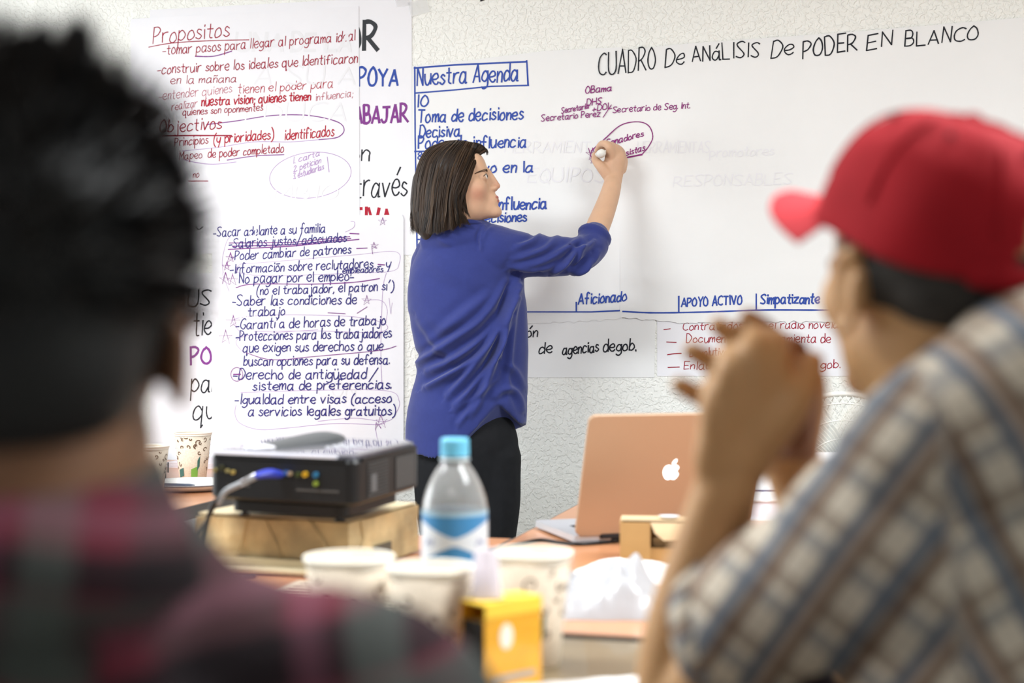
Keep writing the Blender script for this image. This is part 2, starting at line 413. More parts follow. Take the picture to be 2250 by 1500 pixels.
# under-sheets with large block lettering
u1 = sheet([(330,22),(905,-8),(906,560),(330,556)], 0, 'large white sheet with bold block letters, mostly covered, its edge showing POYA and BAJAR', PAPER)
write(u1, {'charcoal': [T('FAVOR', 652,110,830,108,34,12, jit=0, slant=0)],
 'blue': [T('APOYA', 766,188,874,188,22,6.5, jit=.1, slant=.04)],
 'purple': [T('TRABAJAR', 738,272,896,268,22,7, jit=.1, slant=.04)],
 'black': [T('con', 740,352,812,352,22,4), T('través', 782,432,894,428,31,4.2), Ln([(430,498),(437,504),(446,498)],3,True)],
 'bright_red': [T('COLECTIVA', 640,507,862,503,27,8, jit=.1, slant=0)]})
u2 = sheet([(330,600),(700,600),(700,1010),(330,1010)], 0, 'white sheet at lower left showing tall letters US, tie, PO, pa and qu', PAPER)
write(u2, {'black': [T('SUS', 385,673,461,671,22,4.2), T('tie', 425,738,464,735,31,4.2), T('para', 420,862,505,860,26,4.2), T('que', 423,920,500,916,26,4.2)],
 'purple': [T('PO', 420,800,464,799,22,7, jit=0, slant=0)]})

s1 = sheet([(288,42),(789,14),(791,478),(288,480)], 1, 'upper left white sheet of small dark red handwriting headed Propositos', PAPER)
DR = 'dark_red'
write(s1, {DR: [T('Propositos', 338,96,503,80,21,2.8), Ln([(328,104),(380,95),(460,90),(548,88)],2.4,True),
  T('-tomar pasos para llegar al programa ideal', 358,121,781,89,13,2.4), T('-construir sobre los ideales que Identificaron', 347,163,786,138,12.5,2.5),
  T('en la mañana', 376,185,520,180,10.5,2), T('quienes son oponmentes', 402,254,578,243,9,2.2),
  T('Objectivos', 352,292,487,283,16,3), Ln([(350,299),(430,298),(510,298)],3.4),
  T('Principios', 385,322,458,315,11,2.3), T('de poder completado', 458,347,624,334,11,2.4), T('Mapeo', 395,351,445,347,10,1.8), T('no',425,391,438,389,9,1.6), Ln([(415,398),(458,398)],2)],
 'faded_red': [T('-entender quienes', 350,221,510,203,12,1.8), T('realizar', 378,243,434,234,10,1.9), T('influencia;', 694,222,776,212,9.5,1.8)],
 'bright_red': [T('tienen el poder para', 523,206,732,192,12,2), T('nuestra vision; quienes tienen', 444,233,683,220,11.5,3.6), T('(y prioridades)', 470,316,602,305,12.5,3.2), T('identificados', 626,308,734,298,13,3)],
 'purple': [Ln([(430,124),(470,124),(510,113)],3,True), Ln([(455,274),(520,266),(600,254),(680,254),(742,268),(757,286),(742,302),(702,307)],2.6,True),
  Ln([(500,352),(560,343),(625,340)],2.4,True)],
 'pale_purple': [Ln([(400,332),(480,324),(560,312),(640,312),(702,307)],1.6,True), Ln([(400,350),(430,357),(470,361),(520,356)],2,True),
  oval(683,385,90,50,-7,1.6), T('1. carta', 645,360,703,342,8,2), T('2. peticion', 646,378,706,358,8,2), T('3. estudiarlas', 645,394,712,372,8,2), Ln([(720,345),(724,378)],2)],
 'show_through': [T('UNA', 520,112,620,112,22,9,jit=0), T('DE LA', 640,112,770,112,22,9,jit=0), T('A SU A', 560,185,780,185,22,5,jit=0), T('EDUCA', 540,265,760,265,22,5,jit=0), T('AMBIO', 560,438,740,438,18,4)]})
s3 = sheet([(467,478),(884,472),(888,480),(888,1006),(467,1006)], 2, 'lower left white sheet listing demands in navy handwriting with purple loops', PAPER)
NV = [T('-Sacar adelante a su familia', 470,520,715,510,12,3), T('-Salarios justos/adecuados', 504,545,762,531,12,3), T('-Poder cambiar de patrones', 508,572,772,556,12,3),
 T('-Informaciōn sobre reclutadores', 507,600,820,588,12,3), T('- y', 830,592,860,588,11,3), T('empleadores', 754,601,842,597,8,2.6), T('No pagar por el empleo-', 527,622,778,616,13,3),
 T('(no el trabajador, el patron sí)', 565,648,866,637,11.5,3), T('-Saber las condiciones de', 511,671,784,667,12.5,3), T('trabajo', 547,695,627,691,12,3),
 T('-Garantía de horas de trabajo', 519,723,848,713,13,3), T('-Protecciones para los trabajadores', 519,748,861,741,13,3), T('que exigen sus derechos o que', 535,773,842,769,12.5,3),
 T('buscan opciones para su defensa.', 537,803,856,799,12.5,3), T('-Derecho de antigüedad', 514,833,805,831,13,3.2), Ln([(832,808),(812,838)],3), T('sistema de preferencias.', 557,857,860,853,12.5,3.2),
 T('-Igualdad entre visas (acceso', 517,887,861,884,12.5,3.2), T('a servicios legales gratuitos)', 547,913,870,911,12.5,3.2)]
PU = [Ln([(512,541),(640,538),(772,524)],3), Ln([(503,548),(640,541),(790,526)],3), Ln([(505,534),(640,533),(770,520)],2.5), star(508,567,10,3), star(500,586,10,3), star(497,614,13,2.6), star(513,616,13,2), Ln([(520,632),(560,624),(690,624),(780,620),(835,612)],2.6,True),
 Ln([(770,513),(790,514)],3), Ln([(785,546),(808,545)],2.6), Ln([(832,581),(846,582)],3), star(842,487,9,1.8), star(823,540,9,1.6), star(807,660,10,1.6), star(514,708,14,1.8), star(497,742,15,1.6),
 star(838,925,14,1.6), Ln([(828,928),(826,945),(832,930),(838,940)],2.2), oval(522,822,13,15,0,1.6), Ln([(515,822),(530,822)],3.5), Ln([(543,775),(600,790),(690,783),(830,770),(872,760)],1.8,True), Ln([(786,688),(808,674)],1.6), Ln([(722,687),(760,689)],1.8), Ln([(820,558),(818,540),(830,545)],1.4)]
PP = [Ln([(492,600),(490,570),(500,530),(512,518)],1.3,True), Ln([(530,580),(600,575),(780,560),(870,553),(878,580),(860,596),(780,600),(600,606),(530,600),(522,588),(530,580)],1.1,True),
 Ln([(535,735),(518,715),(520,700),(600,692),(770,695),(848,712),(830,730),(700,727),(560,728)],1.3,True), Ln([(848,712),(852,680),(838,660),(800,660)],1.1,True),
 Ln([(540,778),(520,750),(560,735),(700,724)],1.1,True), Ln([(850,600),(842,640),(838,760),(840,840)],1.3,True), Ln([(863,665),(860,690),(856,655)],1.1),
 Ln([(530,862),(700,857),(850,858),(878,880),(872,905),(850,925),(780,918),(700,925)],1.2,True), Ln([(520,890),(518,910),(530,930),(570,943),(630,940),(735,930),(830,932),(850,925)],1.3,True), Ln([(760,510),(778,500),(780,488),(772,486)],1.2,True), Ln([(826,940),(832,975)],1.1), Ln([(505,640),(490,600)],1.)]
write(s3, {'navy': NV, 'purple': PU, 'pale_purple': PP, 'show_through': [T('NEN', 480,530,560,530,16,4), T('en su', 478,700,560,700,22,4), T('ra', 480,745,530,745,22,4), T('CON', 700,870,780,870,20,4)]})

a1 = sheet([(906,146),(1030,133),(1200,112),(1367,104),(1367,700),(1280,706),(1130,712),(906,716)], 1, 'white sheet behind the standing woman headed Nuestra Agenda in blue, bottom edge torn', PAPERW, ragged=(4,5,6))
B = [Ln([(911,150),(1000,143),(1158,136)],4.5), Ln([(1158,134),(1161,188)],4.5), Ln([(912,205),(1000,198),(1080,190),(1162,188)],4.2), Ln([(912,148),(913,300),(917,530),(918,700)],4.2),
 T('Nuestra Agenda', 917,188,1139,177,22,4.4), T('10', 917,235,941,232,15,4.4), T('Toma de decisiones', 919,269,1149,262,16.5,4.2), T('Decisiva', 922,303,1011,299,15.5,4),
 T('Poder de influencia', 920,326,1156,324,15.5,4), Ln([(912,333),(1060,331)],4), T('8', 918,350,926,350,10,3) if '8' in G else T('S', 918,352,930,352,10,3), T('activo en la', 1003,382,1171,378,14.5,4.2),
 T('de influencia', 1055,462,1201,458,15,4.4), T('decisiones', 1055,489,1157,486,13.5,4), Ln([(914,498),(990,497)],4), Ln([(918,526),(990,526)],3.6), Ln([(933,498),(933,527)],3.6),
 Ln([(1000,687),(1165,685),(1300,685),(1366,682)],3.6), Ln([(1267,664),(1267,684)],3.8)]
write(a1, {'blue': B, 'show_through': [T('HERRAMIENTAS', 1110,335,1340,335,14,3), T('EQUIPOS', 1160,400,1330,400,18,4)]}, lift=.0002)
b1 = sheet([(1363,112),(1500,97),(1880,70),(2420,25),(2420,742),(1900,706),(1500,709),(1363,697)], 2, 'wide white sheet on the right under the black heading CUADRO DE ANÁLISIS', PAPERW, ragged=(5,6))
BK = [T('CUADRO', 1316,166,1441,152,29,3.4, slant=.02), T('De', 1461,148,1502,141,21,3.4), T('ANáLISIS', 1521,136,1668,125,20,3.3, slant=0), T('De', 1695,127,1743,118,20,3.3), T('PODER', 1764,129,1882,110,22,3.6, slant=.02),
 T('EN', 1905,110,1958,100,18,3.2), T('BLANCO', 1988,103,2148,88,19,3.2)]
write(b1, {'black': BK,
 'blue': [Ln([(1369,684),(1440,687),(1560,685),(1680,681),(1820,681),(2000,678)],3.8,True), T('Aficionado', 1272,669,1377,661,13.5,3.8), T('APOYO ACTIVO', 1498,674,1630,668,11.5,3.8, slant=.03), T('Simpatizante', 1671,667,1800,666,13,4), Ln([(1492,651),(1492,684)],4), Ln([(1662,646),(1662,680)],4)],
 'magenta': [T('OBama', 1287,206,1344,200,8.5,2.4), T('DHS', 1290,233,1322,228,8,2.4), T('Secretaria', 1234,250,1294,238,7,2.2), T('+DOL', 1302,246,1345,238,7.5,2.2), T('Secretario Perez', 1190,267,1319,256,8,2.1), Ln([(1344,231),(1326,258)],2.2),
   T('Secretario de Seg. Int.', 1347,248,1516,238,8,2.1), T('Senadores', 1332,322,1414,299,8,2.6), T('asistas', 1366,345,1417,331,8,2.6),
   Ln([(1300,332),(1330,305),(1364,276),(1400,268),(1425,276),(1435,300),(1426,322),(1411,340)],2.6,True), Ln([(1411,340),(1370,348)],4), star(1303,340,13,2.4), Ln([(1294,326),(1303,356)],2), star(1303,354,6,2)],
 'show_through': [T('HERRAMIENTAS', 1400,335,1560,335,14,3), T('RESPONSABLES', 1480,410,1740,405,14,3), T('promotores', 1560,345,1700,340,12,3)]}, lift=.0002)
l1 = sheet([(1000,700),(1440,700),(1438,829),(1000,829)], 0, 'short white sheet with black words de agencias de gob. below the agenda', PAPERW)
write(l1, {'black': [T('gestión', 1090,742,1181,740,13,3.2), T('de', 1184,777,1213,775,14,3.6), T('agencias', 1236,779,1315,772,14,3.6), T('degob.', 1326,772,1397,770,15,3.6)]})
l2 = sheet([(1444,698),(2100,698),(2100,826),(1444,826)], 0, 'short white sheet of small red notes with dashes behind the raised hands', PAPER)
write(l2, {'dark_red': [T('Contratados. con el radio novela', 1500,725,1842,720,10.5,2.1), T('Documentación herramienta de', 1508,752,1825,752,11,2.1), T('Devolutiva', 1516,783,1600,780,10,2.1), T('Enlaces con agencias de gob.', 1503,811,1846,808,10.5,2.1),
  Ln([(1459,724),(1473,722)],2.2), Ln([(1465,751),(1486,752)],2.4), Ln([(1467,779),(1480,777),(1497,776)],2.6), Ln([(1468,807),(1493,806)],2.4)]})
# a small black mark and clear tape on the wall above
for i, q in enumerate([[(896,6),(938,-4),(946,26),(904,38)], [(868,-6),(900,-10),(902,12),(872,16)]]):
    P = [on_wall(*p) for p in q]; c = P[0]
    o = obj('tape_strip', join(([(x-c[0], -.0032 if k < 4 else -.0034, z-c[1]) for k, (x, z) in enumerate(P+P)], [(0,1,2,3),(7,6,5,4),(0,4,5,1),(1,5,6,2),(2,6,7,3),(3,7,4,0)])), mat('clear_tape', (.95,.95,.95), .12, alpha=.3, coat=.6), None)
    o.location = (c[0], WALL_Y, c[1]); tag(o, 'crumpled strip of clear tape on the wall, the %s of two' % ('right one' if i == 0 else 'left one'), 'tape')
P = [on_wall(*p) for p in [(1050,-26),(1068,-26),(1066,0),(1056,4)]]; c = P[0]
o = obj('paper_scrap', ([(x-c[0], -.001-(k > 3)*.001, z-c[1]) for k, (x, z) in enumerate(P+P)], [(0,1,2,3),(7,6,5,4),(0,4,5,1),(1,5,6,2),(2,6,7,3),(3,7,4,0)]), mat('black_paper', srgb(30,30,36), .7))
o.location = (c[0], WALL_Y, c[1]); tag(o, 'tiny dark scrap on the wall at the top of the frame', 'scrap')
# ------------------------------------------------------------------ tables
WOODO = mat('orange_laminate', srgb(206, 146, 104), .32, coat=.25, var=(5, .14), bump=(120, .05, .001))
EDGE = mat('table_edge_grey', srgb(98, 92, 88), .5)
DARKT = mat('brown_grey_laminate', srgb(128, 112, 86), .38, coat=.2, var=(6, .15))
METALD = mat('dark_metal', srgb(52, 42, 52), .45, metal=.4)
TZ = .74
def table(x0, x1, y0, y1, top, label, tz=TZ, legs=None):
    cx, cy = (x0+x1)/2, (y0+y1)/2
    t = empty('folding_table', (cx, cy, 0), 0, label, 'table')
    w, d = (x1-x0)/2, (y1-y0)/2
    obj('tabletop', box(-w+.004, w-.004, -d+.004, d-.004, tz-.022, tz), top, t)
    e = join(box(-w, w, -d, -d+.004, tz-.03, tz-.001), box(-w, w, d-.004, d, tz-.03, tz-.001), box(-w, -w+.004, -d+.004, d-.004, tz-.03, tz-.001), box(w-.004, w, -d+.004, d-.004, tz-.03, tz-.001))
    obj('edge_band', e, EDGE, t)
    obj('apron', box(-w+.06, w-.06, -d+.06, -d+.08, tz-.07, tz-.022), METALD, t); obj('apron', box(-w+.06, w-.06, d-.08, d-.06, tz-.07, tz-.022), METALD, t)
    for lx, ly in legs or [(-w+.1, -d+.09), (w-.1, -d+.09), (-w+.1, d-.09), (w-.1, d-.09)]:
        obj('leg', box(lx-.018, lx+.018, ly-.018, ly+.018, 0, tz-.022), METALD, t, bev=.003)
    return t
table(-1.17, -.69, 1.81, 2.66, WOODO, 'orange laminate table under the projector on its taped carton')
table(-.69, .95, 1.81, 3.30, WOODO, 'wide orange laminate table under the open laptop')
table(-1.45, -.10, .98, 1.785, DARKT, 'brownish grey table in front holding the paper cups and yellow box')
table(-2.35, -1.545, 2.72, WALL_Y-.06, WOODO, 'orange table at the left wall with a dark edge, under the paper plate', legs=[(.30, -.45), (-.3, -.45), (.3, .62), (-.3, .62)])

# ------------------------------------------------------------------ paper cups
CUPB = mat('cup_paper_beige', srgb(226, 212, 192), .75, var=(260, .16))
CUPW = mat('cup_white_rim', srgb(246, 243, 232), .6)
CUPG = mat('cup_green_print', srgb(120, 170, 70), .7); CUPT = mat('cup_teal_print', srgb(60, 104, 96), .7); CUPBR = mat('cup_brown_print', srgb(98, 68, 44), .7)
CUPC = mat('coffee', srgb(60, 36, 20), .15)
def paper_cup(x, y, z, r1, h, label, seed, swirls=17, rot=0., group='patterned paper cups'):
    t = empty('paper_cup', (x, y, z), rot, label, 'cup', group)
    r0 = r1*.70; th = .0012
    prof = [(r0*.2, .004), (r0-.003, .004), (r0-.001, 0), (r0, .001), (r1-.001, h*.995)]
    cb = obj('cup_body', lathe(prof+[(r1-th-.001, h*.995), (r0-th, .008), (r0*.1, .008)], 48), CUPB, t, smooth=True)
    rr = .0022; tor = [(r1-.0008+rr*math.cos(a), h-rr+rr*math.sin(a)) for a in np.linspace(0, 2*PI, 9)]
    obj('rim', lathe(tor, 48), CUPW, t, smooth=True)
    band = [(r0+(r1-r0)*q+.0003, h*q) for q in (.93, .985)]
    obj('rim_band', lathe(band, 48), CUPW, t, smooth=True)
    rnd = random.Random(seed)
    def on_cup(a, q, off=.0005): r = r0+(r1-r0)*q+off; return (r*math.cos(a), r*math.sin(a), h*q)
    V = []; Fc = []
    for s_ in range(swirls):
        a0 = 2*PI*s_/swirls+rnd.uniform(-.1, .1); q0 = rnd.uniform(.3, .85); sg = rnd.choice((-1, 1)); st = rnd.uniform(0, 6)
        for k2 in range(3):
            n = 16; s0 = len(V); R = rnd.uniform(.10, .17)*(1-.2*k2); cq = q0+(.1, -.12, .02)[k2]; ca = a0+(.05, .12, -.2)[k2]
            for k in range(n):
                u = k/(n-1); ph = st+k2*2+sg*u*5.2; rad = R*(1-u*.85)
                for w in (-.019, .019):
                    V.append(on_cup(ca+(rad+w)*math.cos(ph)*1.3, min(.9, max(.06, cq+(rad+w)*math.sin(ph)*.55*.8))))
            for k in range(n-1): Fc.append((s0+2*k, s0+2*k+1, s0+2*k+3, s0+2*k+2))
    obj('swirl_print', (V, Fc), CUPBR, cb)['kind'] = 'stuff'
    def patch(nm, a, da, q1, q2, m, sk=0.):
        V = []; n = 6
        for k in range(n+1):
            aa = a+da*k/n; V.append(on_cup(aa, q1+sk*k/n, .0009)); V.append(on_cup(aa+.1*sk, q2+sk*k/n, .0009))
        obj(nm, (V, [(2*k, 2*k+1, 2*k+3, 2*k+2) for k in range(n)]), m, cb)
    patch('teal_tag_print', -PI/2-.62, .42, .05, .22, CUPT, .05); patch('green_print', -PI/2+.35, .45, .02, .24, CUPG, .06)
    patch('green_leaf_print', -PI/2+.75, .16, .2, .42, CUPT, .1)
    return t
def place(px, py, d): p = c2w(cf(px, py, d)); return float(p[0]), float(p[1])
x, y = place(767, 0, 1.65); paper_cup(x, y, TZ, .0515, .132, 'patterned paper cup on the left of the near row, mostly behind the plaid shoulder', 1)
x, y = place(948, 0, 1.59); paper_cup(x, y, TZ, .0485, .130, 'patterned paper cup in the middle of the near row, left of the yellow box', 2)
x, y = place(1166, 0, 1.68); paper_cup(x, y, TZ, .0485, .133, 'patterned paper cup behind the yellow box, with a green print near its foot', 3, rot=-.25)
x, y = place(424, 0, 3.92); paper_cup(x, y, TZ, .0515, .131, 'patterned paper cup standing on the far left table against the wall', 4, group='paper cups on the left table')
x, y = place(325, 0, 3.42); paper_cup(x, y, TZ, .0505, .131, 'patterned paper cup at the left table edge, half behind the dark haired man', 5, group='paper cups on the left table')

# white lid / saucer glimpsed beyond the plaid shoulder
x, y = place(533, 0, 1.5)
o = tag(obj('cup_lid', lathe([(0.001, .006), (.026, .006), (.028, .003), (.031, .002), (.032, 0), (.001, 0)], 36), mat('white_plastic', srgb(240, 240, 245), .3), smooth=True), 'round white plastic lid lying left of the cups, just above the plaid shoulder', 'lid')
o.location = (x, y, TZ)

# plate on the left table, with a pen and its pile of cutlery
x, y = place(418, 0, 3.66)
t = empty('paper_plate', (x, y, TZ), .2, 'round white plate with a raised rim on the left table beside the paper cups', 'plate')
obj('plate_dish', lathe([(.001, .006), (.085, .006), (.1, .013), (.118, .02), (.12, .019), (.1, .008), (.084, .001), (.001, 0)], 56), mat('plate_white', srgb(244, 244, 240), .5), t, smooth=True)
obj('rim_edge', lathe([(.118, .0195), (.1205, .020), (.121, .018), (.119, .016)], 56), mat('plate_grey_edge', srgb(120, 115, 118), .5), t, smooth=True)
x, y = place(380, 0, 3.62)
o = obj('pen', tube([(-.055, 0, 0), (.045, 0, 0), (.06, 0, 0)], [.0035, .0035, .001], 10), mat('dark_ink_plastic', srgb(50, 60, 80), .35), smooth=True); o.location = (x, y, TZ+.016); o.rotation_euler = (0, 0, .05)
tag(o, 'thin dark pen lying across the white plate on the left table', 'pen')
x, y = place(362, 0, 3.75)
t = empty('plastic_fork', (x, y, TZ), 0, 'small black plastic fork standing in a clear holder behind the plate', 'fork')
obj('handle', box(-.004, .004, -.002, .002, 0, .035), mat('black_plastic', srgb(26, 27, 30), .4), t, bev=.001)
for k in range(4): obj('tine', box(-.011+k*.0065, -.008+k*.0065, -.001, .001, .035, .062), MATS['black_plastic'], t)
# pale board leaning behind the plate
p0 = place(330, 0, 4.15); o = tag(obj('paper_stack', join(*[box(-.16+.004*k, .16-.003*k, -.10, .10+.002*k, .004*k, .004*k+.0035) for k in range(4)]), mat('pale_lilac_paper', srgb(222, 214, 220), .8)), 'low stack of pale lilac sheets behind the plate on the left table', 'papers')
o.location = (p0[0]+.12, WALL_Y-.22, TZ)

# ------------------------------------------------------------------ carton and projector
KRAFT = mat('kraft_carton', srgb(196, 174, 130), .7, var=(11, .5), bump=(14, .5, .01))
KRAFT2 = mat('kraft_carton_pale', srgb(206, 190, 156), .7, var=(9, .15)); TAPEB = mat('packing_tape', srgb(176, 156, 118), .25, coat=.5, var=(20, .2))
bc = c2w(np.array([-.265, 2.31, TZ])); BR = TH-math.radians(21)
t = empty('cardboard_carton', (bc[0], bc[1], TZ+.003), BR, 'flat brown cardboard carton with tape and creased sides, under the projector', 'box')
W_, D_, H_ = .29, .27, .082
bm_ = []
def wob(x, y, z): return (x+.003*noise.noise(Vector((x*18, y*18, z*30))), y+.004*noise.noise(Vector((x*15+5, y*20, z*25))), z+.003*noise.noise(Vector((x*12, y*12, z*9+3))))
nx, nz = 24, 7
V = []; Fc = []
def grid(fn, n, m):
    s = len(V)
    for i in range(n+1):
        for j in range(m+1): V.append(wob(*fn(i/n, j/m)))
    for i in range(n):
        for j in range(m): a = s+i*(m+1)+j; Fc.append((a, a+m+1, a+m+2, a+1))
grid(lambda u, v: (-W_+W_*u, -.0, H_*v), 20, 6); grid(lambda u, v: (0, D_*u, H_*v), 20, 6); grid(lambda u, v: (-W_, D_*(1-u), H_*v), 20, 6)
grid(lambda u, v: (-W_*u, D_, H_*v), 20, 6); grid(lambda u, v: (-W_+W_*u, D_*v, H_), 20, 20); grid(lambda u, v: (-W_+W_*u, D_*(1-v), 0), 20, 20)
obj('carton_body', (V, Fc), KRAFT, t)
for s_, (a, b) in enumerate([]):
    n = 20; V = []
    for k in range(n+1):
        u = k/n; q = (a[0]+(b[0]-a[0])*u, a[1]+(b[1]-a[1])*u)
        V += [(q[0]+.0012*noise.noise(Vector((k*.5, 1, 2))), q[1]-(.001 if s_ == 0 else 0), H_*.46+.002*math.sin(k)), (q[0], q[1]-.0008, H_*.46+.018+.002*math.sin(k*.7))]
    V2 = [(x+(.0004 if s_ else 0), y+(0 if s_ else .0012), z) for x, y, z in V]
    obj('tape_band', (V, [(2*k, 2*k+1, 2*k+3, 2*k+2) for k in range(n)]), TAPEB, t)
obj('side_flap', box(-W_-.002, .002, -.012, -.006, .0, .018), KRAFT2, t, bev=.0012); obj('lower_flap', box(-W_*.98, .06, -.045, -.0125, 0, .006), KRAFT2, t, bev=.0012)
for c0, c1 in (((-.215, .008), (-.19, H_)), ((-.12, .004), (-.155, H_)), ((-.03, .02), (-.07, H_))):
    obj('crease', tube([(c0[0], -.0022, c0[1]), ((c0[0]+c1[0])/2+.004, -.0026, (c0[1]+c1[1])/2), (c1[0], -.002, c1[1]-.001)], .0014, 6), KRAFT, t)
obj('crease', tube([(.0022, .02, .015), (.0026, .05, .05), (.002, .04, H_-.002)], .0016, 6), KRAFT, t)
obj('side_print', box(.0032, .0042, .085, .15, .012, .034), mat('carton_print_grey', srgb(96, 90, 78), .8), t)
obj('top_flap', box(-W_+.003, -.003, .002, D_-.003, H_+.0025, H_+.0055), KRAFT2, t, bev=.001)
TOPZ = TZ+H_+.0088

BLK = mat('projector_black', srgb(20, 21, 24), .38, bump=(400, .05, .0005)); GLOSS = mat('projector_gloss_top', srgb(150, 150, 162), .14, metal=.55, coat=1.0, spec=.8)
SILV = mat('silver_trim', srgb(190, 190, 196), .18, metal=.8)
pc = c2w(np.array([-.246, 2.235, 0])); PR = TH-math.radians(25)
t = empty('projector', (pc[0], pc[1], TOPZ), PR, 'black video projector with glossy top and rear sockets, standing on the cardboard carton', 'projector')
W_, D_ = .285, .215; z0, z1 = .028, .104; tilt = math.tan(math.radians(3.0))
def lift(part): return [(x, y, z+max(0, y)*tilt) for x, y, z in part[0]], part[1]
def rbox(x0, x1, y0, y1, za, zb, r=.02, zr=.0, inset=0.):
    rg = []
    for zz, ins in ((za, inset), (za+.006, 0), (zb-.008, 0), (zb-.003, .003), (zb, .010)):
        ring_ = []
        for cx, cy, a0 in ((x1-r, y1-r, 0), (x0+r, y1-r, 90), (x0+r, y0+r, 180), (x1-r, y0+r, 270)):
            for k in range(7):
                a = math.radians(a0+15*k); ring_.append((cx+(r-ins)*math.cos(a), cy+(r-ins)*math.sin(a), zz))
        rg.append(ring_)
    return rings(rg)
link('housing', mesh(*lift(rbox(-W_, 0, 0, D_, z0, z1, inset=.010))), BLK, t)
V_, F_ = rbox(-W_+.005, -.005, .005, D_-.005, z1-.002, z1+.0065, r=.018)
obj('top_panel', lift((V_, F_)), GLOSS, t)
obj('silver_trim', lift(join(box(-W_+.015, -.02, -.0015, .004, z1-.007, z1-.001), box(-.004, .0015, .02, D_-.02, z1-.007, z1-.001))), BLK, t)
obj('painted_highlight_bar', lift(box(-W_+.012, -.035, -.0025, .009, z1-.002, z1+.0052)), mat('painted_highlight', srgb(225, 226, 236), .2, coat=.6), t, bev=.0015)  # bright reflection along the top's rim, put in as a white bar
obj('lower_housing', lift(rbox(-W_+.03, -.03, .018, D_-.02, .008, z0+.004, r=.02)), BLK, t)
obj('focus_ring_cover', lift(limb([((-.20, .04, z1+.004), .026), ((-.185, .10, z1+.006), .03), ((-.165, .16, z1+.008), .033), ((-.155, .19, z1+.006), .024)], 5, seg=20, flat=(.42, 1), ref=(0, 0, 1))), mat('projector_grey_ring', srgb(88, 90, 92), .4), t, smooth=True)
obj('round_badge', lift(ellipsoid((-.205, .035, z1+.0085), (.030, .018, .006))), mat('pale_badge', srgb(225, 225, 232), .15, coat=1), t, smooth=True)
bt = []
for k in range(9):
    a = k*.7; bt.append(box(-.10+.018*(k % 3), -.092+.018*(k % 3), .07+.02*(k//3), .076+.02*(k//3), z1+.0065, z1+.0085))
for b_ in bt: obj('button', lift(b_), mat('button_white', srgb(210, 210, 215), .4), t)
for k, (px_, cz_, r_, cc) in enumerate([(-.268, 0, .0035, (150,140,90)), (-.255, .004, .005, (60,60,40)), (-.243, 0, .003, (160,150,100)), (-.232, -.002, .0035, (180,160,90)), (-.137, 0, .003, (160,150,120)), (-.121, 0, .0035, (170,150,120)), (-.106, -.001, .004, (70,80,40)), (-.092, 0, .0045, (214,170,40)), (-.072, 0, .0045, (50,120,160)), (-.072, -.014, .004, (140,160,60))]):
    V_, F_ = lathe([(r_, 0), (r_, .006), (r_*.55, .006), (r_*.5, .002), (.0003, .002)], 14)
    V_ = [(x+px_, -z+.001, y+z1-.027+cz_) for x, y, z in V_]
    obj('socket', lift((V_, F_)), mat('socket_%d' % k, srgb(*cc), .4), t)
obj('video_port', lift(box(-.133, -.124, -.003, .001, z1-.031, z1-.022)), mat('port_blue', srgb(50, 90, 150), .4), t, bev=.001)
for q_ in (box(-.245, -.20, -.0012, .001, z1-.052, z1-.050), box(-.11, -.03, -.0012, .001, z1-.054, z1-.051)): obj('label_plate', lift(q_), mat('plate_grey_line', srgb(80, 78, 76), .5), t)
for k in range(11): obj('vent_slat', lift(box(-.0005, .0022, .035, .10, z0+.010+k*.0053, z0+.0125+k*.0053)), mat('vent_grey', srgb(66, 68, 70), .5), t)
obj('lens_grille', lift(box(-.0005, .0015, .125, .19, z0+.010, z0+.064)), MATS['vent_grey'], t, bev=.001)
obj('side_sticker', lift(box(.0016, .0026, .045, .062, z0+.018, z0+.046)), mat('sticker_grey', srgb(92, 96, 100), .4), t)
for fx, fy in ((-.235, .035), (-.05, .035), (-.14, .18)):
    V_, F_ = lathe([(.009, .0005), (.009, .004), (.005, .004), (.005, .014+fy*tilt)], 14, True, True, (fx, fy, 0)); obj('foot', (V_, F_), BLK, t)
# video cable with blue plug
t2 = empty('video_cable', c2w(np.array([-.37, 2.2, TZ])), TH, 'video cable with a blue plug running from the projector down past the carton', 'cable')
t2['_b'] = [-.37, 2.2, TZ]
def cc(px, py, d): return cf(px, py, d)
pl = [cc(612, 1042, 2.285), cc(590, 1040, 2.27), cc(560, 1046, 2.25)]
V_, F_ = limb([(pl[0], .011), (pl[1], .0125), (pl[2], .008)], 4, seg=14, flat=(.62, 1), ref=(0, 0, 1)); cobj('plug', V_, F_, mat('plug_blue', srgb(48, 62, 170), .35), t2)
for dz in (-.006, .007):
    q = [cc(560, 1046, 2.25)+[0, 0, dz*.6], cc(530, 1062, 2.235)+[0, 0, dz*.6]]
    V_, F_ = tube(q, [.002, .0015], 8); cobj('plug_screw', V_, F_, SILV, t2)
V_, F_ = limb([(cc(562, 1047, 2.25), .0052), (cc(530, 1062, 2.24), .0052), (cc(495, 1080, 2.235), .0048), (cc(480, 1105, 2.235), .0045)], 6, seg=10); cobj('grey_sleeve', V_, F_, mat('grey_cable', srgb(135, 138, 142), .35), t2)
V_, F_ = limb([(cc(490, 1082, 2.235), .0036), (cc(466, 1112, 2.235), .0036), (cc(455, 1150, 2.24), .0036), (cc(447, 1200, 2.25), .0036), (cc(446, 1225, 2.25), .0036), (cc(470, 1262, 2.26), .0036), (cc(560, 1262, 2.20), .0036)], 8, seg=8); cobj('black_lead', V_, F_, mat('black_cable', srgb(20, 20, 22), .4), t2)
V_, F_ = limb([(cc(478, 1095, 2.245), .0028), (cc(462, 1130, 2.245), .0028), (cc(436, 1175, 2.25), .0028), (cc(420, 1215, 2.27), .0028), (cc(415, 1300, 2.3), .0028)], 8, seg=8); cobj('black_lead', V_, F_, MATS['black_cable'], t2)

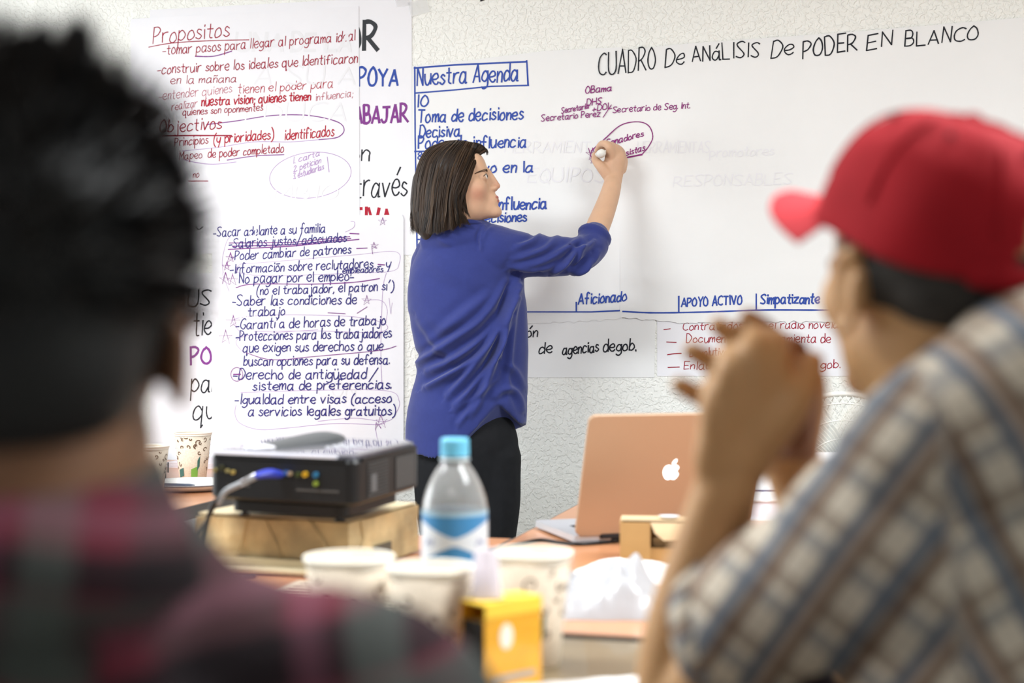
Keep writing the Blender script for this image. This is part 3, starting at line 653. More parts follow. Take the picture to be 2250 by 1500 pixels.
# ------------------------------------------------------------------ water bottle
x, y = place(999, 0, 1.865)
t = empty('water_bottle', (x, y, TZ), 0, 'clear plastic water bottle with sky blue cap and blue and white label', 'bottle')
PET = mat('clear_plastic', (.97, .98, .98), .06, trans=.86, ior=1.18, spec=.6, coat=.4)
prof = [(.001, .006), (.020, .004), (.036, 0), (.040, .004), (.0415, .016), (.0415, .030), (.040, .036), (.0425, .044), (.0425, .066), (.0415, .07), (.0415, .108), (.0425, .117), (.0425, .150), (.0425, .162), (.040, .176), (.034, .193), (.025, .210), (.0175, .221), (.0158, .228), (.0158, .246)]
pp = catmull(prof, 3)
V_, F_ = lathe([(float(a), float(b)) for a, b in pp]+[(float(a)-.0006, float(b)) for a, b in reversed(pp) if a > .003], 56)
obj('bottle_body', (V_, F_), PET, t, smooth=True)
obj('neck_ring', lathe([(.0158, .224), (.0195, .2245), (.0195, .227), (.0158, .2275)], 40), mat('neck_ring_clear', (.7, .85, .92), .2), t, smooth=True)
capm = mat('cap_blue', srgb(116, 206, 242), .35)
V_, F_ = [], []
pr = [(.0188, .230), (.0188, .2335), (.0182, .234), (.0182, .251), (.0165, .2535), (.001, .2535)]
for r_, z_ in pr:
    for k in range(80):
        a = 2*PI*k/80; rr = r_+(.0005 if (k % 2 and z_ in (.234, .251)) else 0); V_.append((rr*math.cos(a), rr*math.sin(a), z_))
F_ = [(i*80+k, i*80+(k+1) % 80, (i+1)*80+(k+1) % 80, (i+1)*80+k) for i in range(len(pr)-1) for k in range(80)]
obj('cap', (V_, F_), capm, t)
def wrap(nm, fn_lo, fn_hi, m, r=.0432, a0=0, a1=2*PI, n=96):
    V = []
    for k in range(n+1):
        a = a0+(a1-a0)*k/n; V += [(r*math.cos(a), r*math.sin(a), fn_lo(a)), (r*math.cos(a), r*math.sin(a), fn_hi(a))]
    obj(nm, (V, [(2*k, 2*k+2, 2*k+3, 2*k+1) for k in range(n)]), m, t, smooth=True)
LB = mat('label_blue', srgb(66, 140, 196), .4); LW = mat('label_white', srgb(226, 232, 240), .4); LN = mat('label_navy', srgb(80, 90, 160), .5)
wrap('label', lambda a: .076, lambda a: .157, LB)
wrap('label_top_band', lambda a: .155, lambda a: .1605, mat('label_pale', srgb(170, 205, 225), .4), r=.0434)
ACM = math.atan2(-y, -x)
hf = lambda a: .005+.021*(abs(math.sin(a-ACM))**1.4)
wrap('white_bow', lambda a: .122-hf(a), lambda a: .122+hf(a), LW, r=.0435)
for ca in (ACM-.85, ACM+.85):
    for k in range(5): wrap('print_mark', lambda a, k=k: .118+.002*((k*7) % 3-1), lambda a, k=k: .1245+.002*((k*5) % 3-1), LN, r=.0437, a0=ca-.16+k*.075, a1=ca-.13+k*.075, n=2)
V_, F_ = lathe([(.0005, .008), (.039, .008), (.0405, .03), (.0395, .036), (.0410, .06), (.0410, .075), (.0005, .075)], 40)
obj('water', (V_, F_), mat('water', (.96, .98, 1), .02, trans=1., ior=1.33), t, smooth=True)

# ------------------------------------------------------------------ small clear cup on the yellow tea box
YEL = mat('tea_box_yellow', srgb(232, 168, 30), .45, coat=.3, var=(25, .12)); YEL2 = mat('tea_box_pale_yellow', srgb(248, 208, 70), .45); BKI = mat('tea_box_inside', srgb(30, 28, 30), .8)
q = c2w(np.array([(1066-1125)/FPX*1.515, 1.515, TZ]))
t = empty('tea_box', (q[0], q[1], TZ), TH+math.radians(42), 'open yellow tea box with a white oval, beside the paper cups', 'box')
L_, Wd, Hh = .082, .040, .098
obj('long_side', box(0, L_, 0, .0015, 0, Hh), YEL, t); obj('far_side', box(0, L_, Wd-.0015, Wd, 0, Hh), YEL, t)
obj('end_wall', box(L_-.0015, L_, .0015, Wd-.0015, 0, Hh), YEL, t); obj('end_wall', box(0, .0015, .0015, Wd-.0015, 0, Hh*.30), YEL, t)
obj('dark_opening_sheet', box(-.0008, .0002, .004, Wd-.004, Hh*.1, Hh*.82), BKI, t)  # dark sheet over the open end, stands for the shade inside
obj('box_bottom', box(0, L_, 0, Wd, 0, .0015), YEL, t)
obj('lid_flap', box(-.002, L_, 0, Wd, Hh, Hh+.002), YEL2, t)
obj('lid_edge', join(box(0, L_, -.0012, 0, Hh-.014, Hh+.002)), YEL2, t)
V_, F_ = lathe([(.0002, 0), (.0125, 0), (.0125, .0006), (.0002, .0006)], 26); obj('white_oval', ([(x*.75+.030, -z-.0002, y*1.1+.062) for x, y, z in V_], F_), mat('print_white', srgb(244, 236, 220), .5), t)
obj('silver_strip', box(.012, .072, -.0010, 0, .014, .021), mat('print_grey', srgb(168, 160, 150), .4), t)
for k in range(5): obj('tea_bag', box(.008+.014*k, .017+.014*k, .005, Wd-.005, .002, Hh*.8), mat('sachet', srgb(225, 190, 90), .6), t, bev=.001)
q2 = c2w(np.array([(1066-1125)/FPX*1.585, 1.585, TZ]))
t = empty('plastic_tumbler', (q2[0]-.004, q2[1]+.0, TZ), 0, 'small upturned translucent plastic cup on top of the yellow tea box', 'cup')
q2b = c2w(np.array([(1068-1125)/FPX*1.555, 1.555, 0])); t.location = (q2b[0], q2b[1], TZ+.1002)
CLR = mat('frosted_plastic', srgb(240, 232, 238), .35, trans=.45, ior=1.2)
obj('cup_wall', lathe([(.0175, 0), (.0185, .002), (.0170, .004), (.0125, .052), (.001, .053), (.001, .0515), (.0115, .050), (.0160, .004), (.0165, 0)], 36), CLR, t, smooth=True)
obj('rim', lathe([(.0175, .0005), (.0195, .001), (.0195, .0025), (.0175, .003)], 36), CLR, t, smooth=True)

# ------------------------------------------------------------------ laptop
ALU = mat('laptop_lid_warm', srgb(186, 158, 132), .42, metal=.2); ALUB = mat('laptop_alu', srgb(205, 206, 212), .35, metal=.5)
lp = c2w(np.array([.117, 2.655, TZ])); LR = TH+math.radians(17)
t = empty('laptop', (lp[0], lp[1], TZ), LR, 'open aluminium laptop seen from behind, white fruit emblem glowing on its lid', 'laptop')
W_, D_, Hs = .360, .247, .243; lean = math.radians(19)
def rslab(w, h, th, r=.012):
    ring_ = []
    for cx, cy, a0 in ((w-r, h-r, 0), (r, h-r, 90), (r, r, 180), (w-r, r, 270)):
        for k in range(6): a = math.radians(a0+18*k); ring_.append((cx+r*math.cos(a), cy+r*math.sin(a)))
    return ring_
rg = rslab(W_, D_, 0)
obj('base', rings([[(x, y, .005) for x, y in rg], [(x, y, .017) for x, y in rg]]), ALUB, t)
kw = obj('keyboard_well', box(.04, W_-.04, .035, .145, .0165, .0174), mat('key_black', srgb(30, 31, 36), .5), t)
for r_ in range(5):
    for k in range(13): obj('key', box(.044+k*.021, .061+k*.021, .04+r_*.0205, .056+r_*.0205, .0172, .0188), MATS['key_black'], kw)
obj('trackpad', box(.125, .235, .158, .232, .0168, .0174), ALUB, t)
for fx, fy in ((.03, .025), (W_-.03, .025), (.03, D_-.025), (W_-.03, D_-.025)): obj('rubber_foot', lathe([(.007, 0), (.007, .0055)], 12, True, True, (fx, fy, 0)), MATS['key_black'], t)
def lidp(x, s, n):   # x along hinge, s up the lid, n outward (to the back of the screen)
    return (x, -s*math.sin(lean)-n*math.cos(lean), .017+s*math.cos(lean)-n*math.sin(lean))
rg = rslab(W_, Hs, 0, .014)
lid_o = obj('lid', rings([[lidp(x, y, -.004) for x, y in rg], [lidp(x, y, .001) for x, y in rg], [lidp(.0015+x*(W_-.003)/W_, .0015+y*(Hs-.003)/Hs, .003) for x, y in rg]]), ALU, t)
obj('hinge', box(.05, W_-.05, -.006, .006, .010, .020), MATS['key_black'], t, bev=.002)
obj('screen', ([lidp(x, y, -.0043) for x, y in ((.012, .014), (W_-.012, .014), (W_-.012, Hs-.012), (.012, Hs-.012))], [(0, 1, 2, 3)]), mat('lit_screen', (.5, .55, .65), .3, emis=((.75, .85, 1.), 1.2)), lid_o)
# bitten fruit emblem
body = catmull([(0, .36), (.18, .45), (.40, .42), (.52, .27), (.42, .10), (.42, -.06), (.55, -.22), (.42, -.50), (.22, -.62), (0, -.55), (-.22, -.62), (-.45, -.45), (-.60, -.05), (-.52, .30), (-.30, .45), (-.12, .42)], 5, True)
leaf = catmull([(.02, .52), (.05, .72), (.20, .88), (.30, .90), (.27, .70), (.15, .56)], 5, True)
lc = (.176, .128); sc = .0265
for nm, pts in (('emblem_fruit', body), ('emblem_leaf', leaf)):
    P = [lidp(lc[0]+p[0]*sc, lc[1]+p[1]*sc, .0036) for p in pts]; Q = [lidp(lc[0]+p[0]*sc, lc[1]+p[1]*sc, .0028) for p in pts]; n = len(P)
    obj(nm, (P+Q, [tuple(reversed(range(n)))]+[(i, (i+1) % n, (i+1) % n+n, i+n) for i in range(n)]), mat('glow_white', (1, 1, 1), .4, emis=((.97, .96, 1), 2.2)), lid_o)
# black power lead from the laptop
t2 = empty('power_cable', c2w(np.array([.05, 2.7, TZ])), TH, 'black power cable curving on the table beside the laptop base', 'cable'); t2['_b'] = [.05, 2.7, TZ]
V_, F_ = limb([(np.array([a, b, TZ+.0035]), .0032) for a, b in ((.19, 2.68), (.13, 2.645), (.09, 2.665), (.055, 2.70), (.02, 2.66), (-.02, 2.60), (-.05, 2.57))], 8, seg=8); cobj('lead', V_, F_, MATS['black_cable'], t2)
V_, F_ = tube([(.19, 2.68, TZ+.006), (.21, 2.69, TZ+.008)], .006, 10); cobj('connector', V_, F_, MATS['black_cable'], t2)

# small open carton in front of the laptop
q = c2w(np.array([(1362-1125)/FPX*2.44, 2.44, TZ])); t = empty('small_carton', (q[0], q[1], TZ), TH-.12, 'small open brown carton with a torn flap in front of the laptop', 'box')
KR3 = mat('kraft_small', srgb(188, 150, 96), .7, var=(15, .12)); KR4 = mat('kraft_dark', srgb(120, 92, 56), .8)
obj('carton_side', box(0, .052, 0, .0025, 0, .070), KR3, t); obj('carton_side', box(0, .0025, .0025, .075, 0, .070), KR3, t); obj('carton_side', box(0, .135, .075, .0775, 0, .070), KR3, t); obj('carton_side', box(.135, .1375, 0, .075, 0, .070), KR3, t)
obj('front_panel', box(.052, .135, .004, .0065, 0, .026), KR3, t); obj('inner_tray', box(.004, .133, .007, .073, .001, .004), KR4, t)
obj('inner_packet', box(.056, .13, .02, .07, .004, .040), KR4, t, bev=.002)
obj('top_flap', join(box(0, .1375, .02, .078, .070, .0725)), mat('kraft_pale', srgb(226, 200, 160), .6), t)
obj('hanging_flap', ([(.052, .001, .070), (.135, .001, .070), (.135, -.003, .046), (.075, -.004, .040), (.060, -.003, .052), (.052, .003, .070), (.135, .003, .070), (.135, -.001, .046), (.075, -.002, .040), (.060, -.001, .052)], [(0, 4, 3, 2, 1), (5, 6, 7, 8, 9), (0, 1, 6, 5), (1, 2, 7, 6), (2, 3, 8, 7), (3, 4, 9, 8), (4, 0, 5, 9)]), MATS['kraft_pale'], t)
obj('bottom_flap', box(0, .06, -.03, 0, .0, .0025), KR3, t)
q = c2w(np.array([(1470-1125)/FPX*2.44, 2.46, 0]))
o = tag(obj('glass_saucer', lathe([(.001, .002), (.012, .001), (.018, .004), (.0185, .0045), (.012, .0), (.001, 0)], 28), MATS['white_plastic'], smooth=True), 'tiny shiny white dish lying on top of the small open carton', 'dish'); o.location = (q[0], q[1]+.015, TZ+.0727)

# ------------------------------------------------------------------ papers and the crumpled bag
def crumple(name, cx, cy, w, d, h, seed, label, cat, m, z=TZ, rz=0., fold=1.):
    n = 44; V = []; Fc = []
    for i in range(n+1):
        for j in range(n+1):
            u, v = i/n*2-1, j/n*2-1
            e = max(0, 1-max(abs(u), abs(v))**4)
            nn = noise.noise(Vector((u*1.7+seed, v*1.7, seed)))*.7+abs(noise.noise(Vector((u*3.6, v*3.6+seed, 2))))*.6*fold+abs(noise.noise(Vector((u*8, v*8+seed, 5))))*.2*fold
            ed = 1+.06*noise.noise(Vector((u*2.2+seed, v*2.2, 9)))
            V.append((u*w/2*ed, v*d/2*ed, .001+h*e*(.55+.7*nn)))
    for i in range(n):
        for j in range(n): a = i*(n+1)+j; Fc.append((a, a+n+1, a+n+2, a+1))
    V2 = [(x, y, max(0.0002, z_-.0008) if z_ > .002 else 0.) for x, y, z_ in V]; k = len(V)
    Fb = [tuple(x+k for x in reversed(f)) for f in Fc]
    o = link(name, mesh(V+V2, Fc+Fb), m, None, True); o.location = (cx, cy, z); o.rotation_euler = (0, 0, rz); return tag(o, label, cat)
BAG = mat('white_film', srgb(178, 178, 182), .35, coat=.4); PW = mat('white_paper', srgb(244, 244, 246), .7, bump=(14, .3, .01))
x, y = place(1310, 0, 2.06); crumple('plastic_bag', x, y-.005, .20, .24, .07, 3.3, 'crumpled glossy white plastic bag in the middle of the wide orange table', 'bag', BAG, rz=.25)
x, y = place(1400, 0, 2.27); crumple('crumpled_paper', x+.0, y+.03, .22, .13, .03, 8.1, 'white crumpled paper between the plastic bag and the small carton', 'paper', PW, rz=-.1, fold=.5)
x, y = place(1345, 0, 1.51); crumple('loose_paper', x, y-.015, .22, .17, .02, 5.7, 'white creased paper on the near table, by the forearm at the bottom edge', 'paper', PW, rz=TH+.3, fold=.3)
x, y = place(790, 0, 2.12)
t = empty('newspaper', (x+.02, y, TZ), TH-.3, 'folded printed paper lying in front of the carton, behind the paper cups', 'paper')
obj('page', join(box(-.17, .17, -.09, .09, 0, .0015), box(-.165, .172, -.088, .092, .0017, .003)), mat('newsprint', srgb(205, 194, 170), .8, var=(6, .1)), t)
for k in range(8): obj('print_line', box(-.15, .15-.01*(k % 3), -.075+k*.02, -.069+k*.02, .003, .0033), mat('print_grey_line', srgb(130, 110, 105), .8), t)
# dark striped card near the bottle
x, y = place(885, 0, 2.26)
t = empty('striped_card', (x, y, TZ), TH+.35, 'small card with dark stripes lying between the carton and the bottle', 'card')
obj('card', box(-.04, .04, -.03, .03, 0, .0012), mat('card_pale', srgb(200, 190, 165), .7), t)
for k in range(5): obj('stripe', box(-.037, .037, -.025+k*.011, -.020+k*.011, .0012, .0016), mat('stripe_dark', srgb(70, 68, 62), .7), t)
# white binder and sheets standing at the right beyond the laptop
x, y = place(1700, 0, 3.02)
t = empty('white_binder', (x, y, TZ), TH-.05, 'white ring binder lying on the table to the right of the laptop', 'binder')
obj('cover', box(-.08, .20, 0, .26, .040, .043), PW, t); obj('cover', box(-.08, .20, 0, .26, 0, .003), PW, t); obj('pages', box(-.075, .195, .004, .255, .003, .040), mat('page_edges', srgb(236, 236, 246), .7), t)
x2, y2 = place(1702, 0, 3.10)
t = empty('leaning_folder', (x2, y2+.1, TZ+.043), TH-.05, 'white folder leaning upright on the binder with a thin dark blue edge', 'folder')
obj('folder_panel', ([(-.08, 0, 0), (.2, 0, 0), (.2, .05, .085), (-.08, .05, .085), (-.08, .004, 0), (.2, .004, 0), (.2, .054, .085), (-.08, .054, .085)], [(0, 1, 2, 3), (7, 6, 5, 4), (0, 4, 5, 1), (1, 5, 6, 2), (2, 6, 7, 3), (3, 7, 4, 0)]), PW, t)
obj('dark_edge', box(-.08, .2, -.004, .001, 0, .003), mat('navy_edge', srgb(50, 45, 100), .5), t)

# ------------------------------------------------------------------ round fan behind
fc = cf(1852, 1060, 3.72); fw = c2w(fc); R_ = .232
t = empty('pedestal_fan', (fw[0], fw[1], 0), TH-.08, 'round white pedestal fan with a wire grille, standing by the wall behind the hands', 'fan')
FW = mat('fan_white', srgb(238, 238, 232), .4)
zc = fc[2]
def rot_y(P): return [(x, z, y+zc) for x, y, z in P]   # lathe axis -> -depth
tor = [(R_+.007*math.cos(a), .007*math.sin(a)*1.3) for a in np.linspace(0, 2*PI, 9)]
V_, F_ = lathe(tor, 72); obj('outer_ring', (rot_y(V_), F_), FW, t, smooth=True)
for rr, dz in ((.208, -.022), (.165, -.035), (.118, -.043), (.07, -.046)):
    V_, F_ = lathe([(rr+.0016*math.cos(a), dz+.0016*math.sin(a)) for a in np.linspace(0, 2*PI, 7)], 64); obj('wire_ring', (rot_y(V_), F_), FW, t, smooth=True)
def spoke(k, n, sgn, back):
    P = []
    for i in range(7):
        u = i/6; r = .045+(R_-.045)*u; a = 2*PI*k/n+sgn*.55*u; dz = back*(.046-.044*u**3); P.append((r*math.cos(a), dz, zc+r*math.sin(a)))
    return tube(P, .0013, 4, caps=False)
V_, F_ = spoke(0, 88, 1, -1); s0 = obj('wire_spoke', (V_, F_), FW, t)
# spokes repeat one wire turned about the hub
base_me = mesh([(x, y, z-zc) for x, y, z in V_], F_); base_me.materials.append(FW); s0.data = base_me; s0.location = (0, 0, zc)
for k in range(1, 88):
    c = s0.copy(); COL.objects.link(c); c.parent = t; c.rotation_euler = (0, -2*PI*k/88, 0)
V_, F_ = spoke(0, 60, -1, 1); bm2 = mesh([(x, y, z-zc) for x, y, z in V_], F_); bm2.materials.append(FW)
for k in range(60):
    c = bpy.data.objects.new('rear_spoke', bm2); COL.objects.link(c); c.parent = t; c.location = (0, 0, zc); c.rotation_euler = (0, -2*PI*k/60, 0)
V_, F_ = lathe([(.001, -.052), (.045, -.052), (.048, -.046), (.048, -.040), (.001, -.040)], 32); obj('hub_badge', (rot_y(V_), F_), FW, t, smooth=True)
V_, F_ = lathe([(.001, .045), (.05, .045), (.062, .06), (.06, .12), (.04, .14), (.001, .14)], 32); obj('motor', (rot_y(V_), F_), FW, t, smooth=True)
for k in range(3):
    Vb = []; n = 8
    for i in range(n+1):
        u = i/n; r = .03+.17*u
        for j in range(5):
            v = j/4-.5; a = 2*PI*k/3+v*(1.25-.3*u)+.2*u; Vb.append((r*math.cos(a), .012*v*3, zc+r*math.sin(a)))
    Fb = [(i*5+j, (i+1)*5+j, (i+1)*5+j+1, i*5+j+1) for i in range(n) for j in range(4)]
    o = obj('blade', (Vb, Fb), mat('fan_blade', srgb(232, 234, 230), .3), t, smooth=True)
obj('axle', tube([(0, -.045, zc), (0, .06, zc)], .012, 12), FW, t, smooth=True)
obj('pole', tube([(0, .10, .03), (0, .10, zc-.03)], .014, 14), FW, t, smooth=True)
V_, F_ = lathe([(.001, 0), (.20, 0), (.205, .012), (.17, .03), (.03, .045), (.001, .045)], 40, axis_off=(0, .10, 0)); obj('fan_base', (V_, F_), FW, t, smooth=True)
# ------------------------------------------------------------------ heads
def sd_ell(p, c, r):
    q = (p-np.array(c))/np.array(r); k0 = np.linalg.norm(q, axis=1); k1 = np.linalg.norm(q/np.array(r), axis=1)+1e-9
    return k0*(k0-1)/k1
def sd_cap(p, a, b, ra, rb):
    a = np.array(a); b = np.array(b); ba = b-a; h = np.clip(((p-a)@ba)/(ba@ba), 0, 1)
    return np.linalg.norm(p-a-h[:, None]*ba, axis=1)-(ra+(rb-ra)*h)
def smin(a, b, k): h = np.clip(.5+.5*(b-a)/k, 0, 1); return b*(1-h)+a*h-k*h*(1-h)
def smax(a, b, k): return -smin(-a, -b, k)
def head_sdf(p, fem=True):
    """x right, y forward, z up, origin between the eyes and ears"""
    d = sd_ell(p, (0, -.012, .018), (.067, .084, .074)) if fem else sd_ell(p, (0, -.014, .028), (.073, .093, .083))
    d = smin(d, sd_ell(p, (0, .022, -.028), (.060, .064, .082)), .03)
    jw = .052 if fem else .058
    d = smin(d, sd_cap(p, (-jw+.016, .0, -.066), (0, .074, -.088), .024, .0155), .018)
    d = smin(d, sd_cap(p, (jw-.016, .0, -.066), (0, .074, -.088), .024, .0155), .018)
    d = smin(d, sd_ell(p, (0, .0895, -.096), (.017, .0135, .0135)), .014)
    for s in (-1, 1): d = smin(d, sd_ell(p, (s*.038, .056, -.026), (.022, .022, .020)), .02)
    d = smin(d, sd_cap(p, (-.026, .0790, .020), (.026, .0790, .020), .010, .010), .016)
    d = smin(d, sd_ell(p, (0, .0675, .042), (.045, .026, .032)), .02)
    for s in (-1, 1): d = smax(d, -sd_ell(p, (s*.033, .1035, .000), (.0145, .017, .0105)), .010)
    d = smin(d, sd_ell(p, (0, .0855, -.062), (.024, .016, .024)), .016)          # muzzle
    d = smin(d, sd_cap(p, (0, .0945, .014), (0, .1090, -.029), .0082, .0078), .010)  # nose
    d = smin(d, sd_cap(p, (0, .080, .006), (0, .092, -.030), .013, .0135), .008)
    for s in (-1, 1): d = smin(d, sd_ell(p, (s*.0110, .099, -.034), (.0058, .0095, .0062)), .006)
    for s in (-1, 1): d = smax(d, -sd_ell(p, (s*.006, .106, -.0425), (.0032, .0055, .0028)), .003)
    d = smin(d, sd_ell(p, (0, .0965, -.0590), (.018, .0080, .0050)), .004)
    d = smin(d, sd_ell(p, (0, .0960, -.0690), (.016, .0080, .0060)), .004)
    d = smax(d, -sd_ell(p, (0, .106, -.0637), (.019, .008, .0009)), .0018)
    d = smax(d, -sd_ell(p, (0, .1105, -.0805), (.016, .011, .005)), .009)
    for s in (-1, 1):                                                            # eyelids over the eyeballs
        d = smin(d, np.maximum(sd_ell(p, (s*.031, .0780, 0), (.0138, .0138, .0138)), -sd_ell(p, (s*.031, .0955, -.0005), (.0135, .012, .0062))), .003)
    d = smin(d, sd_cap(p, (0, -.028, -.05), (0, -.040, -.15), .050 if fem else .058, .050 if fem else .060), .025)
    return d
def ear_parts(s, fwd=0.):
    a = [np.array((s*(.074+.004*math.cos(t)*0), -.012+.016*math.sin(t)-.004, -.012+.030*math.cos(t))) for t in np.linspace(-.5, 5.0, 14)]
    return [tube([p+np.array((s*.008, 0, 0)) for p in a], [.0048]*12+[.006, .007], 8), ellipsoid((s*.075, -.014, -.012), (.006, .014, .024), nu=12, nv=8)]
def head_mesh(fem):
    nu, nv = 110, 90; dirs = []
    for j in range(nv+1):
        t = PI*j/nv
        for i in range(nu): a = 2*PI*i/nu; dirs.append((math.sin(t)*math.cos(a), math.sin(t)*math.sin(a), math.cos(t)))
    D = np.array(dirs); c = np.array((0, .015, -.02)); lo = np.zeros(len(D))+.02; hi = np.zeros(len(D))+.18
    for _ in range(26):
        m = (lo+hi)/2; s = head_sdf(c+D*m[:, None], fem) > 0; hi = np.where(s, m, hi); lo = np.where(s, lo, m)
    V = c+D*lo[:, None]
    Fc = [(j*nu+i, (j+1)*nu+i, (j+1)*nu+(i+1) % nu, j*nu+(i+1) % nu) for j in range(nv) for i in range(nu)]
    return V, Fc
def basis(yaw, pitch, roll=0.):
    """columns: head right, forward, up in the camera-aligned frame; yaw 0 looks away from the camera, + turns left"""
    f = np.array((-math.sin(yaw)*math.cos(pitch), math.cos(yaw)*math.cos(pitch), math.sin(pitch)))
    r = np.array((math.cos(yaw), math.sin(yaw), 0)); u = np.cross(r, f)
    r2 = r*math.cos(roll)+u*math.sin(roll); u2 = u*math.cos(roll)-r*math.sin(roll)
    return np.stack([r2, f, u2], 1)
class Head:
    def __init__(s, c, yaw, pitch, scale=1., fem=True, roll=0.):
        s.c = np.array(c); s.B = basis(yaw, pitch, roll); s.k = scale; s.fem = fem
    def snapL(s, p, off):
        P = np.array([p], float)
        for _ in range(6):
            d = head_sdf(P, s.fem); e = .0006; g = np.zeros(3)
            for a in range(3):
                Q = P.copy(); Q[:, a] += e; g[a] = (head_sdf(Q, s.fem)[0]-d[0])/e
            P = P-(g/(np.linalg.norm(g)+1e-9))[None]*(d[0]-off)
        return P[0]
    def out(s, P): return (np.asarray(P)*s.k) @ s.B.T + s.c
    def inn(s, P): return ((np.asarray(P)-s.c) @ s.B)/s.k
    def refine(s, V):
        L = s.inn(V); m = (np.abs(L[:, 0]) < .1) & (L[:, 2] > -.125) & (L[:, 2] < .14) & (np.abs(L[:, 1]) < .15)
        idx = np.where(m)[0]; P = L[idx]; w = sm(-.12, -.10, P[:, 2]+np.maximum(0, P[:, 1])*.3)*(np.abs(head_sdf(P, s.fem)) < .012)*(1-((np.abs(P[:, 0]) > .068) & (P[:, 1] < .015) & (np.abs(P[:, 2]+.01) < .05)))
        for _ in range(4):
            d = head_sdf(P, s.fem); e = .0006; g = np.zeros_like(P)
            for a in range(3):
                Q = P.copy(); Q[:, a] += e; g[:, a] = (head_sdf(Q, s.fem)-d)/e
            g /= (np.linalg.norm(g, axis=1, keepdims=True)+1e-9)
            P = P-g*(np.clip(d, -.004, .004)*w)[:, None]
        V = V.copy(); V[idx] = s.out(P); return V
def skin_tint(V, H, base, fem=True):
    n = len(V); C = np.tile(np.array(base), (n, 1)); L = H.inn(V)
    def blend(c, w): 
        nonlocal C; C = C*(1-w[:, None])+np.array(c)*w[:, None]
    front = L[:, 1] > .03
    if fem:
        for s in (-1, 1):
            w = np.exp(-((L[:, 0]-s*.05)**2+(L[:, 1]-.052)**2+(L[:, 2]+.040)**2)/(2*.017**2))*.55; blend(srgb(205, 132, 112), w)
        w = np.exp(-((L[:, 0])**2+(L[:, 1]-.11)**2+(L[:, 2]+.03)**2)/(2*.012**2))*.45; blend(srgb(200, 130, 110), w)
    e1 = sd_ell(L, (0, .0965, -.0590), (.0185, .0095, .0050)); e2 = sd_ell(L, (0, .0960, -.0690), (.0165, .0095, .0058))
    blend(srgb(176, 96, 92), sm(.0012, -.0002, np.minimum(e1, e2))*front*.9)
    for s in (-1, 1):
        w = sm(.004, 0, np.abs(sd_ell(L, (s*.031, .0780, 0), (.0155, .0155, .0100))))*front*(np.abs(L[:, 2]) < .011)*.25; blend(srgb(150, 105, 85), w)
    return C
SKIN = mat('skin', (.7, .5, .4), .5, attr='tint', sss=.15, spec=.35, bump=(900, .08, .0006), var=(35, .05))
EYEW = mat('eye_white', srgb(225, 220, 215), .25); IRIS = mat('iris', srgb(74, 58, 42), .25); PUP = mat('pupil', (.01, .01, .01), .2); BROW = mat('eyebrow', srgb(84, 62, 48), .8)
def face_parts(root, H, browm=BROW):
    for s in (-1, 1):
        V, Fc = ellipsoid((s*.031, .0790, 0), (.0122, .0122, .0122), nu=20, nv=14); eb = cobj('eyeball', H.out(V), Fc, EYEW, root)
        V, Fc = ellipsoid((s*.0312, .0903, .0005), (.0058, .0016, .0052), nu=18, nv=10); cobj('iris', H.out(V), Fc, IRIS, root, parent=eb)
        V, Fc = ellipsoid((s*.0312, .0914, .0005), (.0028, .0012, .0026), nu=14, nv=8); cobj('pupil', H.out(V), Fc, PUP, root, parent=eb)
        ln = [H.snapL((s*x, y, z), .0006) for x, y, z in ((.018, .091, .0045), (.025, .093, .0068), (.033, .092, .0068), (.040, .087, .0045), (.046, .081, .0010))]; _ = [(s*x, y, z) for x, y, z in ((.019, .0875, .0035), (.026, .0895, .0058), (.033, .0885, .0058), (.040, .0835, .0035), (.045, .0775, .0005))]
        V, Fc = tube(catmull(ln, 4), [.0008]*17, 6); cobj('eyelash', H.out(V), Fc, PUP, root)
        P = []
        for k in range(26):
            u = k/25; x = .011+.033*u; y = .0895-.0245*u**2.2; z = .0160+.0060*math.sin(u*2.4)-.006*u
            for q in range(3):
                b = H.snapL((s*x, y, z+(q-1)*.0018*(1-.5*u)), .0002); P.append(tube([b, H.snapL(b+np.array((s*.005, -.001-.004*u, .0022-.004*u)), .0012)], [.0009*(1-.6*u), .0003], 4, caps=False))
        V, Fc = join(*P); cobj('eyebrow', H.out(V), Fc, browm, root)

def hand_parts(): pass

